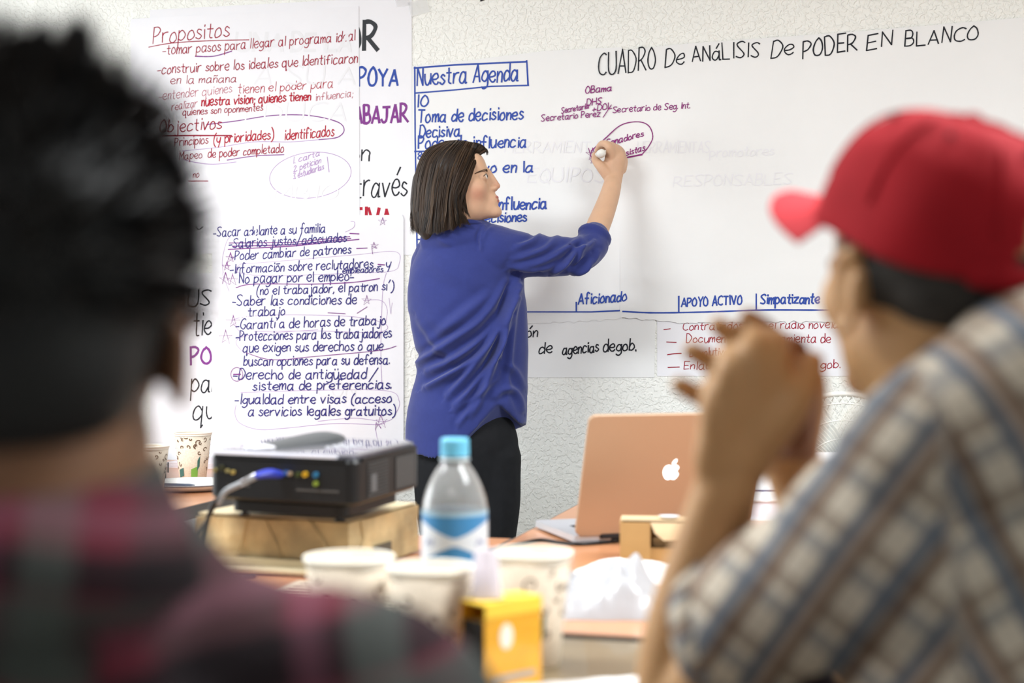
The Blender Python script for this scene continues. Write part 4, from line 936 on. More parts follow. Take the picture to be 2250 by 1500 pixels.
# ================================================================== the woman writing
WB = cf(1040, 750, 3.95); WB[2] = 0
W = person_root(WB, 'woman in a loose blue blouse and black trousers, standing and writing on the wall sheet')
WH = Head(cf(1001, 409, 3.93), -math.radians(92), math.radians(15), 1.025, True, 0)
hx, hy = np.array((1345, 350)), None
sh = cf(1075, 545, 3.93); el = cf(1288, 548, 4.00); wr = cf(1346, 405, 4.14)
def tendon(keys, **kw): return limb(keys, 5, **kw)
def C3(px, py, d): return cf(px, py, d)
hand = [limb([(wr, .0255), (C3(1349, 380, 4.155), .028), (C3(1352, 352, 4.16), .032), (C3(1350, 335, 4.165), .028)], 5, seg=18, flat=(1, .72), ref=(1, 0, 0)),
 limb([(C3(1362, 358, 4.165), .016), (C3(1364, 338, 4.18), .0155), (C3(1352, 324, 4.20), .012), (C3(1340, 330, 4.215), .010)], 5, seg=12),      # little-side knuckle roll
 limb([(C3(1352, 350, 4.155), .016), (C3(1350, 326, 4.155), .0135), (C3(1336, 318, 4.19), .0105), (C3(1324, 326, 4.21), .009)], 5, seg=12),
 limb([(C3(1345, 345, 4.15), .015), (C3(1338, 321, 4.14), .0125), (C3(1322, 316, 4.175), .0100), (C3(1312, 330, 4.215), .0085)], 5, seg=12),    # index over the pen
 limb([(C3(1366, 372, 4.165), .015), (C3(1370, 352, 4.185), .013), (C3(1362, 340, 4.21), .011), (C3(1350, 344, 4.225), .009)], 5, seg=12),
 limb([(C3(1338, 388, 4.15), .018), (C3(1322, 368, 4.15), .0155), (C3(1309, 352, 4.17), .0125), (C3(1307, 340, 4.205), .0095)], 5, seg=14)]      # thumb
LSH = cf(985, 555, 4.02)
wparts = [(WH.out(head_mesh(True)[0]), head_mesh(True)[1]),
 limb([(WH.out([(0, -.026, -.05)])[0], .050), (cf(1006, 488, 3.955), .046), (cf(1015, 520, 3.98), .050), (cf(1020, 560, 3.99), .075)], 5, seg=28),
 limb([(cf(1020, 560, 3.97), .085), (cf(1020, 640, 3.97), .115), (cf(1020, 760, 3.97), .105), (cf(1022, 880, 3.97), .12), (cf(1025, 980, 3.97), .13)], 4, seg=28, flat=(.75, 1), ref=(0, 1, 0)),
 limb([(cf(1020, 550, 3.97), .05), (sh, .05), (cf(1190, 560, 3.965), .042), (el, .036), (cf(1316, 492, 4.06), .034), (cf(1336, 440, 4.11), .030), (wr, .0265)], 6, seg=20),
 limb([(cf(1010, 555, 4.0), .05), (cf(975, 570, 4.1), .046), (cf(985, 700, 4.16), .038), (cf(1010, 800, 4.14), .033), (cf(1060, 850, 4.10), .024)], 5, seg=16),
 limb([(cf(1060, 850, 4.10), .024), (cf(1080, 862, 4.09), .026), (cf(1090, 868, 4.09), .018)], 4, seg=14)]
for k in range(4): wparts.append(limb([(cf(1082, 858+k*7, 4.085), .009), (cf(1100, 862+k*7, 4.08), .008), (cf(1108, 872+k*6, 4.085), .007)], 3, seg=8))
wparts.append(limb([(cf(1066, 852, 4.09), .010), (cf(1078, 846, 4.075), .009), (cf(1092, 850, 4.07), .007)], 3, seg=8))
for px in (985, 1075):
    wparts.append(limb([(cf(px*.5+512, 960, 3.98), .07), (cf(px, 1100, 3.98), .062), (cf(px, 1240, 3.98), .052), (cf(px, 1400, 3.98), .047), (cf(px, 1560, 3.98), .032)], 4, seg=16))
    wparts.append(limb([(cf(px, 1570, 3.98), .035), (np.array([cf(px, 0, 3.98)[0], 4.06, .04]), .032)], 3, seg=12))
V, Fc = remesh(wparts+hand, .0032, 3); V = WH.refine(V)
cobj('body', V, Fc, SKIN, W, col=skin_tint(V, WH, srgb(215, 175, 145)))
face_parts(W, WH)

# blouse -------------------------------------------------
BLUE = mat('blue_knit', srgb(48, 58, 122), .82, spec=.2, sheen=.25, bump=(700, .12, .0006), var=(90, .05))
prof = [(492, 984, 1080), (505, 962, 1105), (520, 940, 1120), (545, 921, 1132), (575, 907, 1142), (600, 900, 1147), (640, 895, 1153), (680, 896, 1158), (720, 902, 1160), (760, 911, 1161), (790, 917, 1161), (830, 913, 1160), (870, 902, 1159), (900, 895, 1158), (940, 891, 1157), (1010, 889, 1152)]
HEM = [(880, 975), (890, 983), (905, 991), (925, 1003), (960, 1010), (990, 1003), (1015, 982), (1040, 955), (1062, 915), (1078, 892), (1087, 885), (1100, 889), (1118, 894), (1130, 907), (1140, 930), (1148, 938), (1160, 925)]
hx_ = np.array([h[0] for h in HEM]); hy_ = np.array([h[1] for h in HEM])
py_ = np.array([p[0] for p in prof]); pl_ = np.array([p[1] for p in prof]); pr_ = np.array([p[2] for p in prof])
NS = 72; NR = 60; RL = []
for i in range(NR+1):
    u = i/NR; ring_ = []
    for k in range(NS):
        a = 2*PI*k/NS; c_, s_ = math.cos(a), math.sin(a)
        yb_l = 1000
        # bottom of this column follows the hem
        xg = np.interp(940, py_, pl_)*(1-c_)/2+np.interp(940, py_, pr_)*(1+c_)/2
        hem = np.interp(xg, hx_, hy_) if s_ <= 0 else np.interp(xg, [880, 1160], [985, 936])
        y = 490+(hem-490)*u
        l, r = np.interp(y, py_, pl_), np.interp(y, py_, pr_)
        cx, hw = (l+r)/2, (r-l)/2
        dd = np.interp(y, [492, 520, 580, 700, 800, 900, 1000], [.062, .085, .108, .118, .112, .125, .128])
        if i == 0: hw *= .6; dd *= .75
        cd = 3.97
        ring_.append(cf(cx+hw*c_, y, cd+dd*s_*(1 if s_ > 0 else 1)))
    RL.append(ring_)
torso = rings(RL)
sleeve = limb([(cf(1040, 552, 3.955), .075), (cf(1088, 556, 3.945), .079), (cf(1125, 558, 3.945), .068), (cf(1165, 562, 3.95), .061), (cf(1210, 563, 3.96), .057), (cf(1255, 562, 3.97), .054), (cf(1285, 553, 3.99), .050), (cf(1302, 540, 4.01), .046)], 6, seg=28)
cuffax = (cf(1322, 492, 4.05)-cf(1296, 552, 4.0)); cuffax /= np.linalg.norm(cuffax); cc0 = cf(1304, 524, 4.025)
cuff = [tube([cc0-cuffax*.030, cc0-cuffax*.012, cc0+cuffax*.006], [.046, .047, .046], 28), tube([cc0-cuffax*.010, cc0+cuffax*.004, cc0+cuffax*.016], [.0485, .0495, .047], 28, caps=False, flat=(1, 1))]
cuff = [tube([cc0-cuffax*.034, cc0-cuffax*.012, cc0+cuffax*.004], [.044, .046, .045], 28, flat=(1, 1)), limb([(cc0+cuffax*.000, .050), (cc0+cuffax*.010, .0505), (cc0+cuffax*.018, .048)], 4, seg=28, caps=False)]
lsl = limb([(cf(1000, 560, 4.0), .075), (cf(955, 580, 4.08), .07), (cf(960, 700, 4.14), .06), (cf(985, 790, 4.14), .05)], 5, seg=20)
yoke = limb([(cf(965, 532, 3.955), .055), (cf(992, 520, 3.935), .062), (cf(1030, 522, 3.935), .060), (cf(1070, 535, 3.945), .058)], 5, seg=24)
V, Fc = remesh([torso, sleeve, lsl, yoke]+cuff[:1]+cuff[1:], .0042, 6)
Nn = vnormals(V, Fc)
PX = 1125+V[:, 0]/V[:, 1]*FPX; PY = 750-(V[:, 2]-CAMH)/V[:, 1]*FPX
near = (Nn[:, 1] < .35)
def ridge(pts, wd, amp):
    P = np.array([p[:2] for p in catmull([(x, y) for x, y in pts], 5)], float); best = np.full(len(V), 1e9); side = np.zeros(len(V)); prm = np.zeros(len(V))
    for i in range(len(P)-1):
        a, b = P[i], P[i+1]; ab = b-a; L2 = ab@ab+1e-9
        t_ = np.clip(((PX-a[0])*ab[0]+(PY-a[1])*ab[1])/L2, 0, 1); dx = PX-a[0]-t_*ab[0]; dy = PY-a[1]-t_*ab[1]; d = np.hypot(dx, dy)
        m = d < best; best[m] = d[m]; side[m] = np.sign(ab[0]*dy-ab[1]*dx)[m]; prm[m] = ((i+t_)/(len(P)-1))[m]
    env = np.sin(PI*np.clip(prm, .04, .96))**.5
    x = best/wd*side
    return amp*env*(np.exp(-x*x)-.75*np.exp(-(x-1.7)**2)*.8)
disp = np.zeros(len(V))
for pts, wd, amp in [
 ([(1135, 615), (1110, 680), (1060, 745), (990, 795), (940, 815)], 9, .012), ([(1138, 630), (1100, 715), (1040, 790), (960, 840), (935, 852)], 8, .013),
 ([(1128, 640), (1090, 740), (1030, 820), (985, 868)], 8, .010), ([(1132, 660), (1092, 770), (1040, 850), (1000, 890)], 7, .010),
 ([(1120, 700), (1085, 790), (1045, 880), (1010, 930)], 7, .009), ([(1100, 730), (1085, 800), (1055, 880), (1035, 915)], 6, .007),
 ([(1118, 620), (1060, 700), (990, 750), (930, 790), (915, 800)], 9, .009), ([(1145, 610), (1130, 680), (1120, 780), (1115, 860)], 7, .006),
 ([(1090, 640), (1020, 690), (950, 750)], 12, .005), ([(1136, 615), (1126, 640), (1108, 700), (1098, 780)], 6, .008),
 ([(1290, 535), (1262, 560), (1235, 585), (1195, 598)], 7, .007), ([(1275, 525), (1240, 548), (1190, 575), (1120, 590)], 7, .0065), ([(1225, 520), (1200, 545), (1165, 560), (1130, 572)], 7, .006),
 ([(1190, 515), (1165, 532), (1135, 542)], 6, .006), ([(1315, 555), (1300, 575), (1270, 592), (1250, 597)], 6, .007), ([(1280, 540), (1272, 565), (1262, 585)], 5, .006), ([(1066, 497), (1056, 520), (1058, 548)], 4, .006), ([(1300, 560), (1283, 585), (1262, 600)], 5, .008), ([(1270, 545), (1240, 580), (1215, 600)], 5, .007), ([(1305, 530), (1285, 545), (1255, 545)], 5, .007), ([(1135, 590), (1180, 592), (1240, 575)], 6, .006), ([(920, 700), (960, 760), (1000, 790)], 9, .004), ([(1000, 545), (960, 520)], 8, .003), ([(1085, 497), (1068, 512), (1062, 530)], 5, .004),
 ([(1110, 800), (1130, 815), (1150, 850)], 8, .006), ([(1090, 870), (1110, 855), (1135, 862), (1150, 900)], 7, .006), ([(1000, 900), (1060, 860), (1090, 830)], 6, .004),
 ([(940, 560), (990, 600), (1040, 620)], 18, .003), ([(930, 700), (980, 715), (1040, 700)], 16, .003)]:
    disp += ridge(pts, wd, amp*1.6)
V = V+Nn*(disp*near)[:, None]
V += Nn*(.0011*np.array([noise.noise(Vector((float(p[0])*26, float(p[1])*26, float(p[2])*26))) for p in V]))[:, None]
cobj('blouse', V, Fc, BLUE, W)
bp = c2w(cf(1255, 534, 3.915))
V, Fc = lathe([(.0002, .0012), (.003, .0012), (.0034, .0006), (.0034, 0), (.0002, 0)], 16); Bq = np.stack([(1, 0, 0), (0, 0, 1), (0, -1, 0)], 1)
cobj('button', np.array(V)@Bq.T+cf(1252, 535, 3.912), Fc, mat('button_blue', srgb(40, 48, 110), .4), W)
# a collar band along the neck
V, Fc = limb([(cf(975, 500, 3.90), .006), (cf(1000, 492, 3.885), .007), (cf(1030, 487, 3.885), .007), (cf(1052, 490, 3.90), .006), (cf(1066, 498, 3.93), .005)], 5, seg=10); cobj('collar', V, Fc, BLUE, W)

# trousers -----------------------------------------------
BT = mat('black_trousers', srgb(30, 31, 34), .85, spec=.2, var=(40, .15), bump=(60, .2, .002))
tr = [limb([(cf(1025, 900, 3.97), .115), (cf(1025, 960, 3.97), .140), (cf(1026, 1020, 3.97), .138), (cf(1027, 1080, 3.97), .13)], 5, seg=28, flat=(.82, 1.03), ref=(0, 1, 0))]
tr += [limb([(cf(978, 1020, 3.97), .090), (cf(976, 1100, 3.97), .082), (cf(980, 1190, 3.97), .072), (cf(984, 1320, 3.97), .060), (cf(986, 1480, 3.97), .055), (cf(988, 1590, 3.97), .052)], 5, seg=22),
 limb([(cf(1076, 1000, 3.96), .088), (cf(1076, 1050, 3.96), .086), (cf(1078, 1110, 3.96), .082), (cf(1074, 1200, 3.96), .072), (cf(1070, 1320, 3.97), .060), (cf(1070, 1480, 3.97), .055), (cf(1070, 1590, 3.97), .052)], 5, seg=22)]
V, Fc = remesh(tr, .005, 5); Nn = vnormals(V, Fc)
V = V+Nn*(.004*np.array([noise.noise(Vector((float(p[0])*14, float(p[1])*14, float(p[2])*5))) for p in V]))[:, None]
cobj('trousers', V, Fc, BT, W)
SHOE = mat('black_shoe', srgb(24, 22, 22), .35)
for px in (988, 1070):
    b = cf(px, 0, 3.97); b[2] = .045
    V, Fc = limb([(b+[0, -.03, 0], .045), (b+[0, .06, -.004], .045), (b+[.01, .15, -.014], .032)], 4, seg=16, flat=(.95, .95)); V = np.array(V); V[:, 2] = np.maximum(V[:, 2], .001); cobj('shoe', V, Fc, SHOE, W)

# bobbed hair --------------------------------------------
HAIR = mat('brown_hair', (.1, .07, .05), .42, attr='tint', spec=.4)
gd = [[(978, 311), (935, 330), (913, 378), (908, 440), (906, 478), (912, 505)], [(990, 309), (948, 342), (930, 400), (925, 460), (922, 512)], [(1004, 308), (972, 345), (955, 400), (948, 460), (944, 513)],
 [(1018, 309), (996, 340), (978, 390), (970, 450), (968, 510)], [(1034, 312), (1018, 342), (999, 390), (990, 440), (994, 503)], [(1048, 317), (1036, 345), (1019, 385), (1003, 430), (1012, 492)],
 [(1060, 323), (1045, 341), (1028, 380), (1015, 415), (1006, 442), (1022, 488)], [(1069, 333), (1052, 344), (1041, 370), (1033, 398), (1024, 424), (1012, 448)]]
gd = [[np.array(p, float) for p in catmull(g, 8)] for g in gd]
def rs(g, n):
    g = np.array(g); s = np.concatenate([[0], np.cumsum(np.linalg.norm(np.diff(g, axis=0), axis=1))]); t_ = np.linspace(0, s[-1], n)
    return np.stack([np.interp(t_, s, g[:, 0]), np.interp(t_, s, g[:, 1])], 1)
NP = 20; GD = np.array([rs(g, NP) for g in gd])
def gcur(u):            # interpolated guide
    x = u*(len(GD)-1); i = min(len(GD)-2, int(x)); f = x-i; f = f*f*(3-2*f)*.3+f*.7; return GD[i]*(1-f)+GD[i+1]*f
HC = 3.935
def hdepth(px, py, side=-1, extra=0.):
    qx = (px-985)/84.; qy = np.where(py < 395, (py-395)/90., (py-395)/260.)
    o = .088*np.sqrt(np.maximum(.03, 1-qx*qx-qy*qy))+extra
    return HC+side*o
NG = 40
for_side = []
V = []; Fc = []
for side in (-1, 1):
    s0 = len(V)
    for i in range(NG+1):
        g = gcur(i/NG)
        for j in range(NP):
            px, py = g[j]; px += 2*math.sin(i*2.1+j*.3); V.append(cf(px, py, float(hdepth(px, py, side, -.004))))
    for i in range(NG):
        for j in range(NP-1):
            a = s0+i*NP+j; q = (a, a+1, a+NP+1, a+NP); Fc.append(q if side < 0 else tuple(reversed(q)))
V = np.array(V)
cobj('hair_cap', V, Fc, HAIR, W, col=np.tile(np.array(srgb(50, 37, 30)), (len(V), 1)))
V, Fc = ellipsoid((0, 0, 0), (.086, .092, .096)); V = np.array(V)+cf(986, 388, HC)
V2, F2 = limb([(cf(958, 400, HC), .066), (cf(950, 450, HC), .062), (cf(952, 490, HC), .058), (cf(955, 503, HC), .045)], 5, seg=20)
Vh, Fh = remesh([(V*1.0, Fc), (V2, F2)], .006, 3)
L = WH.inn(Vh); keep = ~((L[:, 1] > .045) & (L[:, 2] < .062) | (L[:, 1] > .015) & (L[:, 2] < .0))
Vh2 = Vh.copy(); bad = ~keep; Vh2[bad] = WH.out(L[bad]*np.array([.8, .6, .85]))
cobj('hair_underlayer', Vh2, Fh, HAIR, W, col=np.tile(np.array(srgb(36, 27, 22)), (len(Vh2), 1)))
def strand_mesh(curves, r, cols):
    """thin three-sided tapering strands"""
    V = []; Fc = []; Cc = []
    for P, rr, cl in zip(curves, r, cols):
        n = len(P); T_ = np.gradient(P, axis=0); T_ /= (np.linalg.norm(T_, axis=1, keepdims=True)+1e-9)
        up = np.array((0, -1., .2)); A = np.cross(T_, up); A /= (np.linalg.norm(A, axis=1, keepdims=True)+1e-9); Bn = np.cross(A, T_)
        w = rr*np.sqrt(np.maximum(.02, 1-np.linspace(0, 1, n)**3))
        s = len(V)
        for k in range(n):
            for a in (0, 2.1, 4.2): V.append(P[k]+(A[k]*math.cos(a)+Bn[k]*math.sin(a))*w[k]); Cc.append(cl)
        for k in range(n-1):
            for q in range(3): q2 = (q+1) % 3; Fc.append((s+3*k+q, s+3*k+q2, s+3*k+3+q2, s+3*k+3+q))
    return np.array(V), Fc, np.array(Cc)
cv, rr_, cl_ = [], [], []
darks = [srgb(44, 34, 28), srgb(54, 42, 33), srgb(32, 25, 21), srgb(68, 52, 40), srgb(38, 30, 25), srgb(86, 68, 52)]
for k in range(2600):
    side = -1 if k % 5 < 4 else 1; u = random.random()**(.9); g = gcur(u)
    cl = round(u*26)/26; cn = noise.noise(Vector((cl*31, side*3., 1.))); wig = cn*16+random.uniform(-3, 3); ph = cn*9+random.uniform(0, .8); e0 = random.uniform(-.001, .0055); P = []
    last = NP-random.randint(0, 3) if random.random() < .6 else NP; st = 0 if random.random() < .7 else random.randint(1, 6)
    fl = cn*10+(random.uniform(-7, 4) if u < .55 else random.uniform(-3, 5)); e0 += .004*noise.noise(Vector((cl*57, 4., side*2.)))
    for j in range(st, last):
        tt = j/(NP-1); px = g[j][0]+wig*tt*(1-.3*tt)+2.6*math.sin(ph+tt*5.5)*tt+fl*max(0, tt-.8)*4; py = g[j][1]+(random.uniform(0, 1) if j == NP-1 else 0)+max(0, tt-.92)*random.uniform(-60, 60)
        P.append(cf(px, py, float(hdepth(px, py, side, e0+.0015*math.sin(ph*3+tt*7)))))
    cv.append(np.array(P)); rr_.append(random.uniform(.0006, .0014)); cl_.append(darks[int(abs(cn)*41) % 6] if random.random() < .6 else random.choice(darks))
for k in range(60):      # fly-aways
    u = random.random(); g = gcur(u); P = []; a, b = random.uniform(-12, 6), random.uniform(-9, 4)
    for j in range(0, NP): tt = j/(NP-1); P.append(cf(g[j][0]+a*tt**2, g[j][1]+b*math.sin(tt*3), float(hdepth(g[j][0], g[j][1], -1, .008*math.sin(tt*3)))))
    cv.append(np.array(P)); rr_.append(.00045); cl_.append(darks[3])
for g_ in ([(1022, 408), (1017, 430), (1012, 446), (1024, 466), (1030, 478)], [(1005, 448), (1012, 470), (1024, 486), (1030, 495)], [(1040, 315), (1056, 320), (1067, 330), (1068, 341)], [(1036, 313), (1054, 318), (1064, 327), (1070, 335)], [(1030, 312), (1050, 320), (1060, 328), (1061, 338)]):
    for q in range(10):
        P = catmull([np.array(p, float) for p in g_], 5); P = [cf(p[0]+q*.5, p[1]+random.uniform(-1, 1), float(hdepth(p[0], p[1], -1, .0))-.004) for p in P]
        cv.append(np.array(P)); rr_.append(.0006); cl_.append(darks[q % 3])
V, Fc, Cc = strand_mesh(cv, rr_, cl_)
o = cobj('hair_strands', V, Fc, HAIR, W, smooth=False, col=Cc); o['kind'] = 'stuff'

# marker in her hand
tip = cf(1303, 347, 4.262); bk = cf(1325, 335, 4.105); ax = bk-tip; ax /= np.linalg.norm(ax)
mk = empty('marker_pen', c2w(tip), TH, 'white capped marker pen gripped in the writing woman\'s hand', 'marker'); mk['_b'] = [float(v) for v in tip]
V, Fc = tube([tip+ax*.018, tip+ax*.05, tip+ax*.115], [.008, .0095, .0095], 20); cobj('barrel', V, Fc, mat('marker_white', srgb(232, 232, 226), .3), mk)
V, Fc = tube([tip+ax*.116, tip+ax*.138], [.0125, .0125], 20, flat=(1, 1)); cobj('cap', V, Fc, mat('marker_cap_white', srgb(238, 238, 232), .25), mk)
V, Fc = tube([tip+ax*.001, tip+ax*.018], [.0018, .005], 12); cobj('nib', V, Fc, INK['magenta'], mk)
V, Fc = tube([tip+ax*.108, tip+ax*.114], [.0105, .0105], 20); cobj('cap_ring', V, Fc, mat('ring_dark', srgb(40, 40, 44), .4), mk)

# ================================================================== seated man, left foreground
def plaid_weave_torso(V, spine_x=0.): return np.stack([V[:, 0]-spine_x, V[:, 2], V[:, 1]], 1)
MB = np.array([-.235, .80, 0.])
M1 = person_root(MB, 'man seen from behind in a dark red and green plaid shirt, seated at left foreground')
MH = Head((-.262, .765, 1.128), math.radians(8), math.radians(-2), 1.02, False)
nk = MH.out([(0, -.04, -.09)])[0]
SHR1 = np.array([-.075, .80, .902]); SHL1 = np.array([-.41, .80, .902])
p1 = [(MH.out(head_mesh(False)[0]), head_mesh(False)[1])]+[(MH.out(v), f) for s in (-1, 1) for v, f in ear_parts(s)]
p1 += [limb([(nk+[0, .005, .04], .058), (nk, .060), (nk+[0, .015, -.06], .066), (np.array([-.245, .80, .94]), .070)], 5, seg=28),
 limb([(np.array([-.245, .81, .92]), .08), (np.array([-.245, .81, .85]), .125), (np.array([-.245, .80, .70]), .11), (np.array([-.245, .79, .60]), .11)], 4, seg=26, flat=(.72, 1.1), ref=(0, 1, 0))]
for s, S in ((1, SHR1), (-1, SHL1)):
    E = S+[s*.05, .10, -.135]; Wd_ = E+[-s*.06, .24, .035]
    p1 += [limb([(np.array([-.245, .80, .89]), .05), (S, .045), (E, .042), (E+[-s*.03, .12, .035], .036), (Wd_, .026)], 5, seg=18),
           limb([(Wd_, .026), (Wd_+[-s*.015, .04, .0], .032), (Wd_+[-s*.03, .08, 0], .030)], 4, seg=14, flat=(.6, 1.2), ref=(0, 0, 1))]
    for k in range(4): b = Wd_+[-s*(.005+.018*k)+s*.012, .085, 0]; p1.append(limb([(b, .009), (b+[0, .03, -.002], .008), (b+[0, .052-.004*abs(k-1), -.010], .007)], 3, seg=8))
    p1.append(limb([(Wd_+[-s*.035, .03, 0], .011), (Wd_+[-s*.062, .055, 0], .009), (Wd_+[-s*.068, .08, -.004], .008)], 3, seg=8))
    p1.append(limb([(np.array([-.245+s*.08, .80, .50]), .08), (np.array([-.245+s*.12, 1.22, .50]), .06), (np.array([-.245+s*.12, 1.24, .28]), .05), (np.array([-.245+s*.12, 1.22, .07]), .035), (np.array([-.245+s*.12, 1.32, .04]), .03)], 5, seg=14))
V, Fc = remesh(p1, .005, 3); V = MH.refine(V)
cobj('body', V, Fc, SKIN, M1, col=skin_tint(V, MH, srgb(122, 86, 62), False))
face_parts(M1, MH)
BH = mat('black_hair', (.02, .02, .02), .55, attr='tint', spec=.25)
V, Fc = ellipsoid((0, -.014, .034), (.084, .108, .098), nu=80, nv=50); V = np.array(V)
V2, F2 = ellipsoid((0, -.045, -.012), (.070, .070, .064), nu=60, nv=40); V2 = np.array(V2)
Vh, Fh = remesh([(V, Fc), (V2, F2)], .005, 3)
L = Vh; Nn = vnormals(Vh, Fh)
front = (L[:, 1] > .035) & (L[:, 2] < .05) | (L[:, 1] > -.0) & (L[:, 2] < -.015)
nz = np.array([noise.noise(Vector((float(p[0])*38, float(p[1])*38, float(p[2])*38))) for p in Vh])
Vh = Vh+Nn*(nz*.006*sm(-.03, .05, L[:, 2]))[:, None]; Vh[front] = L[front]*np.array([.72, .45, .8])
cobj('hair', MH.out(Vh), Fh, BH, M1, col=np.tile(np.array(srgb(36, 36, 36)), (len(Vh), 1)))
cv, rr_, cl_ = [], [], []
for k in range(2200):
    th = random.uniform(0, 2*PI); ph = math.acos(random.uniform(-.35, 1)); n_ = np.array((math.sin(ph)*math.cos(th), math.sin(ph)*math.sin(th), math.cos(ph)))
    if n_[1] > .55 and n_[2] < .4: continue
    b = np.array((0, -.014, .036))+n_*np.array((.086, .108, .10)); d_ = n_+np.array((random.uniform(-.5, .5), random.uniform(-.5, .3), random.uniform(-.2, .4))); d_ /= np.linalg.norm(d_)
    ln = random.uniform(.008, .020)*(1 if n_[2] < .55 else 1.5)
    cv.append(MH.out(np.array([b-n_*.004, b+d_*ln*.5, b+d_*ln+n_*.001]))); rr_.append(.0014); cl_.append(srgb(34, 33, 34) if k % 3 else srgb(58, 50, 46))
for (px, py, h) in ((20, 92, .016), (60, 84, .018), (95, 80, .02), (120, 90, .016), (170, 84, .026), (176, 90, .024), (165, 105, .018), (140, 104, .01), (215, 132, .010), (250, 140, .008)):
    for q in range(26):
        b = cf(px+random.uniform(-16, 16), py+55+random.uniform(-6, 10), .75+random.uniform(-.02, .02)); d_ = np.array((random.uniform(-.25, .25), random.uniform(-.3, .1), 1.)); d_ /= np.linalg.norm(d_)
        cv.append(np.array([b, b+d_*h*.6, b+d_*h*random.uniform(.7, 1.15)])); rr_.append(.0016); cl_.append(srgb(34, 33, 34))
V, Fc, Cc = strand_mesh(cv, rr_, cl_); o = cobj('hair_strands', V, Fc, BH, M1, smooth=False, col=Cc); o['kind'] = 'stuff'
# shirt
PL1 = plaid_mat('red_green_plaid', srgb(96, 38, 50), [(0, .15, .1, .20, srgb(48, 54, 54), .6), (1, .12, .30, .17, srgb(56, 66, 63), .8), (1, .12, .62, .12, srgb(24, 25, 28), .85), (0, .15, .62, .10, srgb(84, 98, 92), .4), (0, .15, .38, .06, srgb(140, 90, 108), .25), (1, .12, .92, .06, srgb(130, 84, 98), .3)])
sp1 = [limb([(np.array([-.245, .80, .962]), .085), (np.array([-.245, .80, .92]), .135), (np.array([-.245, .80, .82]), .160), (np.array([-.245, .80, .70]), .155), (np.array([-.245, .79, .60]), .155)], 6, seg=34, flat=(.72, 1.12), ref=(0, 1, 0)),
 limb([(nk+[0, .01, -.035], .072), (nk+[0, .018, -.06], .080), (np.array([-.245, .80, .955]), .095)], 4, seg=28)]
sp1 += [limb([(np.array([-.245, .80, .970]), .07), (np.array([-.245+s*.07, .80, .932]), .064), (np.array([-.245+s*.14, .80, .912]), .064)], 4, seg=20) for s in (-1, 1)]
for s, S in ((1, SHR1), (-1, SHL1)):
    E = S+[s*.05, .10, -.135]; Wd_ = E+[-s*.06, .24, .035]
    sp1 += [limb([(np.array([-.245+s*.03, .80, .945]), .055), (np.array([-.245+s*.10, .80, .915]), .068), (S+[s*.0, 0, -.005], .074), (S+[s*.03, .03, -.10], .070), (E, .060), (E+[-s*.03, .12, .035], .052), (Wd_+[s*.004, -.015, -.003], .040)], 6, seg=26)]
V, Fc = remesh(sp1, .006, 5); Nn = vnormals(V, Fc)
V = V+Nn*(.005*np.array([noise.noise(Vector((float(p[0])*11, float(p[1])*11, float(p[2])*7))) for p in V]))[:, None]
cobj('plaid_shirt', V, Fc, PL1, M1, weave=np.stack([V[:, 0]+.25*V[:, 2], V[:, 2]-.18*V[:, 0]*np.sign(V[:, 0]+.2), V[:, 1]], 1))
# collar
cr = []
for a in np.linspace(-.3, PI+.3, 26):
    cr.append((nk+np.array([.070*math.cos(a), .012-.066*math.sin(a), .006-.012*math.sin(a)])))
CV = []; n = len(cr)
for k, p in enumerate(cr):
    o_ = np.array([p[0]-nk[0], p[1]-nk[1]-.012, 0]); o_ /= np.linalg.norm(o_)+1e-9
    for w_, dz in ((0, .012), (.004, .014), (.026, -.050), (.020, -.052)): CV.append(p+o_*w_+np.array([0, 0, dz]))
CF = [(4*k+q, 4*k+(q+1) % 4, 4*(k+1)+(q+1) % 4, 4*(k+1)+q) for k in range(n-1) for q in range(4)]
CV = np.array(CV); cobj('collar', CV, CF, PL1, M1, weave=np.stack([CV[:, 0]*1.3, CV[:, 2]*1.5+CV[:, 0]*.3, CV[:, 1]], 1))
JEAN = mat('dark_jeans', srgb(40, 48, 66), .85)
def seated_legs(root, hip, knees, feet, m):
    pr = [limb([(np.array(hip)+[0, .0, .0], .125), (np.array(hip)+[0, .05, -.01], .12)], 3, seg=20)]
    for kn, ft in zip(knees, feet):
        kn = np.array(kn); ft = np.array(ft); h = np.array(hip)+(kn-np.array(hip))*.15
        pr.append(limb([(h, .095), ((h+kn)/2, .088), (kn, .070), (kn*.6+ft*.4, .062), (ft+[0, 0, .06], .050)], 5, seg=18))
    V, Fc = remesh(pr, .007, 4); cobj('trousers', V, Fc, m, root)
    for kn, ft in zip(knees, feet):
        ft = np.array(ft); d_ = (np.array(kn)-np.array(hip)); d_[2] = 0; d_ /= np.linalg.norm(d_)
        V, Fc = limb([(ft+[0, 0, .045]-d_*.05, .043), (ft+[0, 0, .042]+d_*.04, .043), (ft+[0, 0, .034]+d_*.14, .033)], 4, seg=16); V = np.array(V); V[:, 2] = np.maximum(V[:, 2], .002); cobj('shoe', V, Fc, SHOE, root)
seated_legs(M1, (-.245, .80, .57), [(-.125, 1.22, .53), (-.365, 1.22, .53)], [(-.125, 1.22, 0), (-.365, 1.22, 0)], JEAN)

